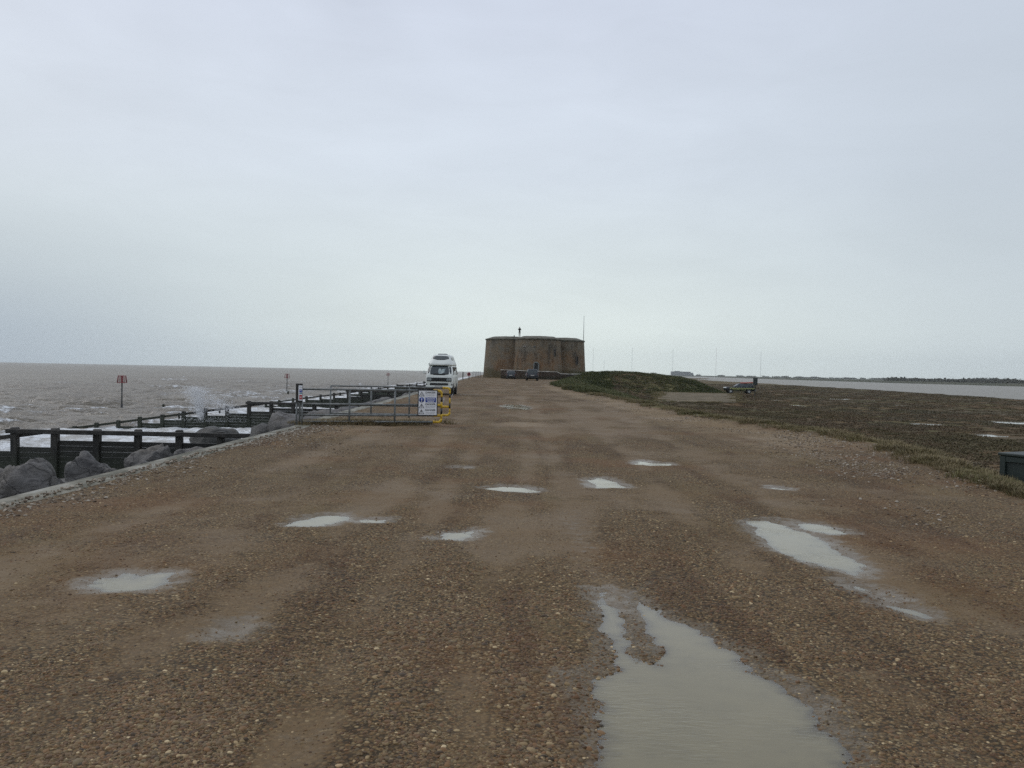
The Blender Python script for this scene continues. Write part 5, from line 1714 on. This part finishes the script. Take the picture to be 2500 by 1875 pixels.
def mast(px_x, y, h, mat, label, s=1.0):
    root = empty('radio_mast', (px_x, y, 0.2))
    tag(root, label, 'mast', 'faint radio masts on the horizon')
    m_ = MB()
    w_ = 0.55 * s
    legs = [(w_, 0), (-w_ * 0.5, w_ * 0.87), (-w_ * 0.5, -w_ * 0.87)]
    for lx, ly in legs:
        m_.tube([(lx, ly, 0), (lx, ly, h)], 0.09 * s, 5)
    m_.build('legs', mat, root)
    br_ = MB(); k = 0; st = 4.0
    for i in range(int(h / st)):
        a = legs[i % 3]; b_ = legs[(i + 1) % 3]; c = legs[(i + 2) % 3]
        br_.tube([(a[0], a[1], i * st), (b_[0], b_[1], (i + 1) * st)], 0.045 * s, 4)
        br_.tube([(c[0], c[1], i * st), (b_[0], b_[1], (i + 1) * st)], 0.045 * s, 4)
    br_.build('bracing', mat, root)


mast(263.0, 2800, 84, M_mast, 'faint mast nearest the tower rising behind the grassy bank')
mast(390.0, 2800, 88, M_mast, 'faint mast above the crest of the grassy bank')
mast(523.0, 2800, 88, M_mast, 'faint mast standing over the long pale building')
mast(664.0, 2800, 92, M_mastred, 'reddish faint mast left of the patrol truck')
mast(810.0, 2800, 84, M_mast, 'faint mast farthest right above the notice board')
mast(299.0, 2800, 44, M_mast, 'short faint mast between the two nearest the tower')


def leaf_cloud(name, trees, mat, kind='stuff'):
    V = []; F = []
    r_ = np.random.default_rng(77)
    for (x, y, z, h, wd) in trees:
        n = 110
        lobes = r_.normal(0, 0.34, (6, 3)); lobes[:, 2] = r_.uniform(0.3, 0.85, 6)
        for i in range(n):
            lb_ = lobes[r_.integers(0, 6)]
            p = np.array([lb_[0] * wd, lb_[1] * wd, lb_[2] * h]) + r_.normal(0, 1, 3) * np.array([wd * 0.22, wd * 0.22, h * 0.13])
            p[2] = max(p[2], 0.02 * h)
            s = r_.uniform(0.09, 0.2) * wd * 0.8
            a, b_ = r_.normal(size=3), r_.normal(size=3)
            a /= np.linalg.norm(a); b_ -= a * (a @ b_); b_ /= np.linalg.norm(b_)
            c = p + [x, y, z]
            k = len(V)
            V += [c + a * s, c + b_ * s, c - a * s, c - b_ * s]
            F.append((k, k + 1, k + 2, k + 3))
    o_ = bpy.data.objects.new(name, np_mesh(name, np.array(V), np.array(F), mat, False))
    return tag(link(o_), kind=kind)


tr = []
rt_ = random.Random(9)
for i in range(150):      # hedges and low trees behind the far river wall
    y = rt_.uniform(560, 1000); x = 420 + (y - 700) * 0.0 + rt_.uniform(24, 60)
    tr.append((x + 10, y, -1.0, rt_.uniform(1.6, 3.4), rt_.uniform(4, 8)))
hz_ = leaf_cloud('far_hedgerow', tr, M_farleaf)
tag(hz_, 'low hazy hedgerow along the far river bank at right', 'hedgerow')
tr = []
for i in range(260):
    y = rt_.uniform(1000, 1700); x = 0.44 * y + 640 * rt_.random()
    hh = rt_.uniform(4.5, 8.0) * (1.0 + 0.25 * math.sin(x / y * 60.0)) * min(1.0, 0.45 + (x / y - 0.44) * 3.0)
    tr.append((x, y, -0.8, max(4.0, hh), rt_.uniform(8, 14)))
for i in range(60):
    x = rt_.uniform(500, 1500)
    tr.append((x, 2560, 0.0, rt_.uniform(2, 5.0), rt_.uniform(8, 16)))
wd_ = leaf_cloud('far_woodland', tr, M_farleaf)
tag(wd_, 'hazy grey-blue line of trees on the horizon at right', 'woodland')

# ------------------------------------------------------------------ scattered stuff (instanced on points)
PROTO = {}


def proto_collection(name, meshes):
    c = bpy.data.collections.new(name)
    for i, me in enumerate(meshes):
        o_ = bpy.data.objects.new('%s_%02d' % (name, i), me)
        c.objects.link(o_)
    return c


def scatter(name, pts, scl, rot, nvar, coll, label=None, cat=None, dry=None):
    me = bpy.data.meshes.new(name)
    n = len(pts)
    me.vertices.add(n); me.vertices.foreach_set('co', np.asarray(pts, np.float32).ravel())
    for nm, arr in (('scl', scl), ('rot', rot)):
        a = me.attributes.new(nm, 'FLOAT_VECTOR', 'POINT'); a.data.foreach_set('vector', np.asarray(arr, np.float32).ravel())
    a = me.attributes.new('var', 'INT', 'POINT'); vi = rng.integers(0, nvar, n)
    if dry is not None:
        vi[dry[0]:dry[1]] = rng.integers(nvar // 2, nvar, dry[1] - dry[0])
    a.data.foreach_set('value', vi.astype(np.int32))
    me.update()
    o_ = bpy.data.objects.new(name, me); link(o_)
    g = bpy.data.node_groups.new(name + '_nodes', 'GeometryNodeTree')
    g.interface.new_socket('Geometry', in_out='INPUT', socket_type='NodeSocketGeometry')
    g.interface.new_socket('Geometry', in_out='OUTPUT', socket_type='NodeSocketGeometry')
    gi = g.nodes.new('NodeGroupInput'); go = g.nodes.new('NodeGroupOutput')
    ci = g.nodes.new('GeometryNodeCollectionInfo'); ci.inputs[0].default_value = coll
    ci.inputs['Separate Children'].default_value = True; ci.inputs['Reset Children'].default_value = True
    ip = g.nodes.new('GeometryNodeInstanceOnPoints'); ip.inputs['Pick Instance'].default_value = True
    def na(nm, dt):
        q = g.nodes.new('GeometryNodeInputNamedAttribute'); q.data_type = dt; q.inputs[0].default_value = nm
        return [s for s in q.outputs if s.enabled and s.name == 'Attribute'][0]
    L = g.links.new
    L(gi.outputs[0], ip.inputs['Points']); L(ci.outputs[0], ip.inputs['Instance'])
    L(na('scl', 'FLOAT_VECTOR'), ip.inputs['Scale']); L(na('var', 'INT'), ip.inputs['Instance Index'])
    er = g.nodes.new('FunctionNodeEulerToRotation'); L(na('rot', 'FLOAT_VECTOR'), er.inputs[0]); L(er.outputs[0], ip.inputs['Rotation'])
    L(ip.outputs[0], go.inputs[0])
    md = o_.modifiers.new('scatter', 'NODES'); md.node_group = g
    return tag(o_, label, cat, kind='stuff')


def pebble_mesh(i):
    bm = bmesh.new(); bmesh.ops.create_icosphere(bm, subdivisions=2 if i < 6 else 1, radius=0.5)
    r_ = np.random.default_rng(500 + i)
    q3 = r_.normal(size=(4, 3)) * 0.11
    for v_ in bm.verts:
        p = np.array(v_.co)
        d = 1 + sum(math.sin(4.0 * float(p @ q3[k]) * 3 + k) * 0.07 for k in range(4)) + r_.normal(0, 0.02)
        v_.co = Vector(p * d)
    for f in bm.faces:
        f.smooth = True
    me = bpy.data.meshes.new('pebble'); bm.to_mesh(me); bm.free(); me.materials.append(M_pebble)
    return me


PEB = proto_collection('pebbles', [pebble_mesh(i) for i in range(8)])


def blade_mesh(name, nb, hgt, spread, width, mat, seed, lean=0.4):
    r_ = random.Random(seed); m_ = MB()
    for i in range(nb):
        a = r_.uniform(0, 2 * math.pi); rr = spread * math.sqrt(r_.random()); b_ = Vector((rr * math.cos(a), rr * math.sin(a), 0))
        la = a + r_.uniform(-0.8, 0.8); ln = r_.uniform(0.1, 1.0) * lean; h = hgt * r_.uniform(0.5, 1.0)
        d = Vector((math.cos(la), math.sin(la), 0)); s = Vector((-d.y, d.x, 0)) * width * r_.uniform(0.6, 1.2)
        p1 = b_ + d * ln * h * 0.35 + Vector((0, 0, h * 0.55)); p2 = b_ + d * ln * h * 1.1 + Vector((0, 0, h * (1 - 0.25 * ln)))
        m_.add([b_ - s, b_ + s, p1 + s * 0.8, p1 - s * 0.8, p2], [(0, 1, 2, 3), (3, 2, 4)])
    return m_.mesh(name, mat)


def bush_mesh(name, nb, hgt, spread, leaf, mat, seed):
    r_ = random.Random(seed); m_ = MB()
    for i in range(nb):
        a = r_.uniform(0, 2 * math.pi); rr = spread * math.sqrt(r_.random()); zz = hgt * (1 - (rr / spread) ** 2) * r_.uniform(0.15, 1.0)
        c = Vector((rr * math.cos(a), rr * math.sin(a), zz))
        u_ = Vector((r_.gauss(0, 1), r_.gauss(0, 1), r_.gauss(0, 0.6))).normalized(); v_ = Vector((r_.gauss(0, 1), r_.gauss(0, 1), r_.gauss(0, 1)))
        v_ = (v_ - u_ * v_.dot(u_)).normalized()
        s = leaf * r_.uniform(0.6, 1.3)
        m_.add([c + u_ * s, c + v_ * s * 0.55, c - u_ * s, c - v_ * s * 0.55], [(0, 1, 2, 3)])
    return m_.mesh(name, mat)


GRASS = proto_collection('grass_tufts', [blade_mesh('tuft', 46, 0.15, 0.17, 0.006, M_grass, i, 1.0) for i in range(4)] + [blade_mesh('tuft', 40, 0.17, 0.15, 0.006, M_dry, 40 + i, 1.2) for i in range(4)])
BANKG = proto_collection('bank_tufts', [blade_mesh('tuft', 46, 0.30, 0.30, 0.016, M_bank, 60 + i, 0.8) for i in range(4)])
MARSHP = proto_collection('marsh_plants', [bush_mesh('marsh_plant', 100, 0.050, 0.44, 0.040, M_marshleaf, 80 + i) for i in range(5)])


def peb_batch(n, y0, y1, smin, smax, powr):
    yy = y0 * (y1 / y0) ** rng.random(n) if powr == 1 else (y0 ** -1 + (y1 ** -1 - y0 ** -1) * rng.random(n)) ** -1
    half = yy * 0.62 + 0.5
    xx = rng.uniform(-1, 1, n) * half
    ok = (xx > xw(yy) + 0.05) & (xx < xr(yy) + 0.6)
    xx, yy = xx[ok], yy[ok]
    gr, ma, pa, mu, we = masks(xx, yy)
    keep = rng.random(len(xx)) < np.clip(1.02 - 1.15 * mu, 0.17, 1) * (1 - 0.5 * we) * (0.30 + 0.70 * sst(fbm(xx, yy, 0.34, 3, 600), -0.45, 0.25)) * (1 - 0.6 * gr)
    xx, yy, pa, mk = xx[keep], yy[keep], pa[keep], mu[keep]
    zz = terrain(xx, yy)
    s = smin * (smax / smin) ** (rng.random(len(xx)) ** 2.8) * (1 + 0.25 * np.clip(pa, 0, 1)) * (1.08 - 0.42 * np.clip(mk, 0, 1))
    sc_ = np.stack([s * rng.uniform(0.8, 1.35, len(s)), s * rng.uniform(0.7, 1.0, len(s)), s * rng.uniform(0.4, 0.75, len(s))], -1)
    ro = np.stack([rng.normal(0, 0.25, len(s)), rng.normal(0, 0.25, len(s)), rng.uniform(0, 6.28, len(s))], -1)
    P = np.stack([xx, yy, zz - s * 0.10], -1)
    return P, sc_, ro


bt = [peb_batch(260000, 2.7, 9.5, 0.008, 0.030, 2), peb_batch(120000, 6.0, 22.0, 0.011, 0.034, 1), peb_batch(30000, 18.0, 50.0, 0.020, 0.05, 1), peb_batch(800, 3.0, 16.0, 0.024, 0.05, 1)]
bt += [tuple(a[(np.abs(q[0][:, 0] - 0.05 + 0.2 * (q[0][:, 1] - 4)) < 0.55 + 0.2 * vnoise(q[0][:, 0] * 3, q[0][:, 1] * 3, 8))] for a in q) for q in [peb_batch(50000, 2.8, 6.0, 0.014, 0.044, 2)]]
scatter('gravel_pebbles', np.concatenate([b_[0] for b_ in bt]), np.concatenate([b_[1] for b_ in bt]), np.concatenate([b_[2] for b_ in bt]), 8, PEB, 'loose brown, grey and white pebbles strewn over the wet track', 'gravel')


def pale_shingle():
    n = 17000
    yy = 9.0 * (75.0 / 9.0) ** rng.random(n); e = rng.normal(-0.7, 0.75, n); xx = xr(yy) + e
    yb = rng.uniform(14, 33, 6000); xb = xw(yb) + 0.1 + np.abs(rng.normal(0, 1.1, 6000))
    yc = 6.0 * (24.0 / 6.0) ** rng.random(3500); xc = xw(yc) + np.abs(rng.normal(0, 0.5, 3500)) - 0.12
    xx = np.concatenate([xx, xb, xc]); yy = np.concatenate([yy, yb, yc])
    k = rng.random(len(xx)) < sst(fbm(xx, yy * 0.6, 1.6, 4, 500), -0.25, 0.45)
    xx, yy = xx[k], yy[k]
    s = 0.016 * (0.055 / 0.016) ** (rng.random(len(xx)) ** 1.8)
    zz = np.where(xx < xw(yy) + 0.05, 0.03, terrain(xx, yy))
    return (np.stack([xx, yy, zz + 0.1 * s], -1), np.stack([s * rng.uniform(0.8, 1.3, len(s)), s * rng.uniform(0.7, 1.0, len(s)), s * rng.uniform(0.45, 0.7, len(s))], -1),
            np.stack([rng.normal(0, 0.25, len(s)), rng.normal(0, 0.25, len(s)), rng.uniform(0, 6.28, len(s))], -1))


M_palepeb = leaf_material('pale_pebble', [(0.085, 0.062, 0.044), (0.14, 0.105, 0.074), (0.20, 0.155, 0.11), (0.28, 0.235, 0.18), (0.44, 0.39, 0.32)], 0.95, 0.5)


def pale_mesh(i):
    me = pebble_mesh(i); me.materials.clear(); me.materials.append(M_palepeb)
    return me


scatter('pale_shingle', *pale_shingle(), 4, proto_collection('pale_pebbles', [pale_mesh(i) for i in range(4, 8)]), 'pale washed shingle lining both edges of the track', 'shingle')


def veg(n, fx, y0, y1, accept, smin, smax):
    yy = y0 * (y1 / y0) ** rng.random(n)
    xx = fx(yy, rng.random(n))
    p = accept(xx, yy)
    k = rng.random(n) < p
    xx, yy = xx[k], yy[k]
    zz = terrain(xx, yy)
    k = zz > -2.05
    xx, yy, zz = xx[k], yy[k], zz[k]
    s = rng.uniform(smin, smax, len(xx)) * (0.75 + 0.7 * vnoise(xx / 1.7, yy / 1.7, 33))
    return np.stack([xx, yy, zz - 0.01], -1), np.stack([s, s, s * rng.uniform(0.7, 1.2, len(s))], -1), np.stack([np.zeros(len(s)), np.zeros(len(s)), rng.uniform(0, 6.28, len(s))], -1)


gr_acc = lambda x, y: np.clip(masks(x, y)[0] * (1 - masks(x, y)[1] * 0.8) - 0.1, 0, 1) * (0.06 + 0.94 * sst(fbm(x, y, 1.6, 4, 300), -0.3, 0.35)) * (sdist(x, y, SLAB) < 0.5 * fbm(x, y, 1.5, 2, 400))
A_ = veg(60000, lambda y, u_: xr(y) - 0.7 + 9.0 * u_ ** 1.1, 7, 75, gr_acc, 0.5, 1.15)
# sparse turf at the barrier feet and tussocks on the verge
gx = rng.normal(-4.5, 0.8, 700); gy = 25.5 + (gx + 6.2) * 0.31 + rng.normal(0.25, 0.35, 700); gz = terrain(gx, gy); gs = rng.uniform(0.6, 1.5, 700)
Bq = (np.stack([gx, gy, gz], -1), np.stack([gs, gs, gs * 0.8], -1), np.stack([gx * 0, gx * 0, rng.uniform(0, 6.28, 700)], -1))
tus = []
for (x, y, n_, s_) in ((9.9, 26.4, 40, 1.5), (10.4, 26.9, 25, 1.6), (8.9, 19.2, 40, 1.2), (9.1, 18.6, 40, 1.3), (8.3, 16.9, 30, 1.1), (9.9, 21.5, 30, 1.3), (8.2, 13.2, 25, 0.8), (7.9, 12.6, 25, 0.8), (-8.0, 22.0, 0, 1)):
    for k in range(n_):
        tus.append((x + rng.normal(0, 0.28), y + rng.normal(0, 0.28), s_ * rng.uniform(0.7, 1.2)))
tus = np.array(tus)
Cq = (np.stack([tus[:, 0], tus[:, 1], terrain(tus[:, 0], tus[:, 1])], -1), np.stack([tus[:, 2]] * 3, -1), np.stack([tus[:, 0] * 0, tus[:, 0] * 0, rng.uniform(0, 6.28, len(tus))], -1))
pe = []
for i in range(4):
    (xa, ya), (xb, yb) = SLAB[i], SLAB[(i + 1) % 4]
    for k in range(int(math.hypot(xb - xa, yb - ya) * 22)):
        t = rng.random(); pe.append((xa + (xb - xa) * t + rng.normal(0, 0.45), ya + (yb - ya) * t + rng.normal(0, 0.7), rng.uniform(0.5, 1.5)))
pe = np.array(pe)
pe = pe[rng.random(len(pe)) < sst(fbm(pe[:, 0], pe[:, 1], 3.0, 3, 410), -0.3, 0.3)]
Eq = (np.stack([pe[:, 0], pe[:, 1], np.maximum(terrain(pe[:, 0], pe[:, 1]), -1.22)], -1), np.stack([pe[:, 2]] * 3, -1), np.stack([pe[:, 0] * 0, pe[:, 0] * 0, rng.uniform(0, 6.28, len(pe))], -1))
scatter('verge_grass', *[np.concatenate([A_[i], Bq[i], Cq[i], Eq[i]]) for i in range(3)], 8, GRASS, 'rough olive and straw grass along the edge of the gravel', 'grass', (len(A_[0]), len(A_[0]) + 700))
bank_acc = lambda x, y: np.clip(masks(x, y)[0] * (1 - masks(x, y)[1]) - 0.15, 0, 1) * (sdist(x, y, SLAB) < 0.9 * fbm(x, y, 2.5, 3, 401))
D_ = veg(80000, lambda y, u_: xr(y) - 0.2 + 32.0 * u_ ** 1.1, 66, 185, bank_acc, 0.5, 1.3)
scatter('bank_grass', *D_, 4, BANKG, 'green rough grass covering the bank right of the tower', 'grass')
m_acc = lambda x, y: np.clip(masks(x, y)[1] * 1.2, 0, 1) * (0.35 + 0.65 * sst(fbm(x, y, 5.0, 3, 320), -0.4, 0.3)) * (x < xbank(y) - 1) * (sdist(x, y, SLAB) < 1.2 * fbm(x, y, 2.5, 3, 402) - 0.2) * np.prod([np.maximum(sdist(x, y, q[0]), sdist(x, y + 1.6, q[0])) < -0.3 for q in PSETM], axis=0)
E_ = veg(70000, lambda y, u_: xr(y) + 3 + (xbank(y) - xr(y) - 3) * u_ ** (1.0 + 0.6 * sst(y, 20, 60)), 13, 340, m_acc, 0.5, 1.5)
kf = E_[0][:, 0] < E_[0][:, 1] * 0.66 + 4
E_ = tuple(a[kf] for a in E_)
scale_far = 1 + 1.4 * sst(E_[0][:, 1], 60, 250)
E_[1][:, 0] *= scale_far; E_[1][:, 1] *= scale_far
scatter('saltmarsh_plants', *E_, 5, MARSHP, 'low brown and olive saltmarsh plants right of the track', 'saltmarsh plants')

# ------------------------------------------------------------------ breaking spray
def build_spray():
    r_ = np.random.default_rng(31)
    P = []
    n = 9000
    t = r_.random(n) ** 0.9
    wd = 0.12 + 0.95 * t
    c1 = np.stack([-25.85 - 0.55 * t + r_.normal(0, 1, n) * wd * 0.55, 71.55 + r_.normal(0, 0.3, n), -2.7 + 2.55 * t + r_.normal(0, 0.12, n)], -1)
    n = 3200
    t = r_.random(n)
    c2 = np.stack([-25.2 + 2.0 * t + r_.normal(0, 0.45, n), 71.5 + r_.normal(0, 0.4, n), -1.1 - 0.9 * t + r_.normal(0, 0.28, n)], -1)
    n = 500
    c3 = np.stack([-24.9 + r_.normal(0, 1.5, n), 71.4 + r_.normal(0, 0.5, n), -3.0 + np.abs(r_.normal(0, 0.25, n))], -1)
    n = 900
    c4 = np.stack([-24.3 + r_.normal(0, 1.3, n), 42.0 + r_.normal(0, 0.8, n), -2.9 + np.abs(r_.normal(0, 0.38, n))], -1)
    C = np.concatenate([c1, c2, c3, c4])
    s = 0.010 + 0.024 * r_.random(len(C)) ** 2.2
    tet = np.array([(1, 1, 1), (1, -1, -1), (-1, 1, -1), (-1, -1, 1)], float) / 1.7
    V = (C[:, None, :] + tet[None] * s[:, None, None]).reshape(-1, 3)
    b_ = (np.arange(len(C)) * 4)[:, None, None]
    F = (np.array([(0, 1, 2), (0, 3, 1), (0, 2, 3), (1, 3, 2)])[None] + b_).reshape(-1, 3)
    o_ = bpy.data.objects.new('sea_spray', np_mesh('sea_spray', V, F, pmat('spray', (0.85, 0.86, 0.87), (0.78, 0.79, 0.8), 3.0, 0.6), True))
    tag(link(o_), 'plume of white spray where a wave hits the second groyne', 'spray', kind='stuff')


build_spray()

# ------------------------------------------------------------------ haze over land and sea
hm = bpy.data.materials.new('haze_air'); hm.use_nodes = True; hm.node_tree.nodes.clear()
ht = NT(hm.node_tree)
pv_ = ht.n('ShaderNodeVolumePrincipled')
pv_.inputs['Color'].default_value = (0.93, 0.96, 0.98, 1)
pv_.inputs['Density'].default_value = 0.00011
pv_.inputs['Anisotropy'].default_value = 0.85
ho = ht.n('ShaderNodeOutputMaterial'); ht.t.links.new(pv_.outputs[0], ho.inputs['Volume'])
hb = MB().box((-100, 2090, 48), (9000, 5040, 110)).build('haze', hm)
tag(hb, kind='stuff')
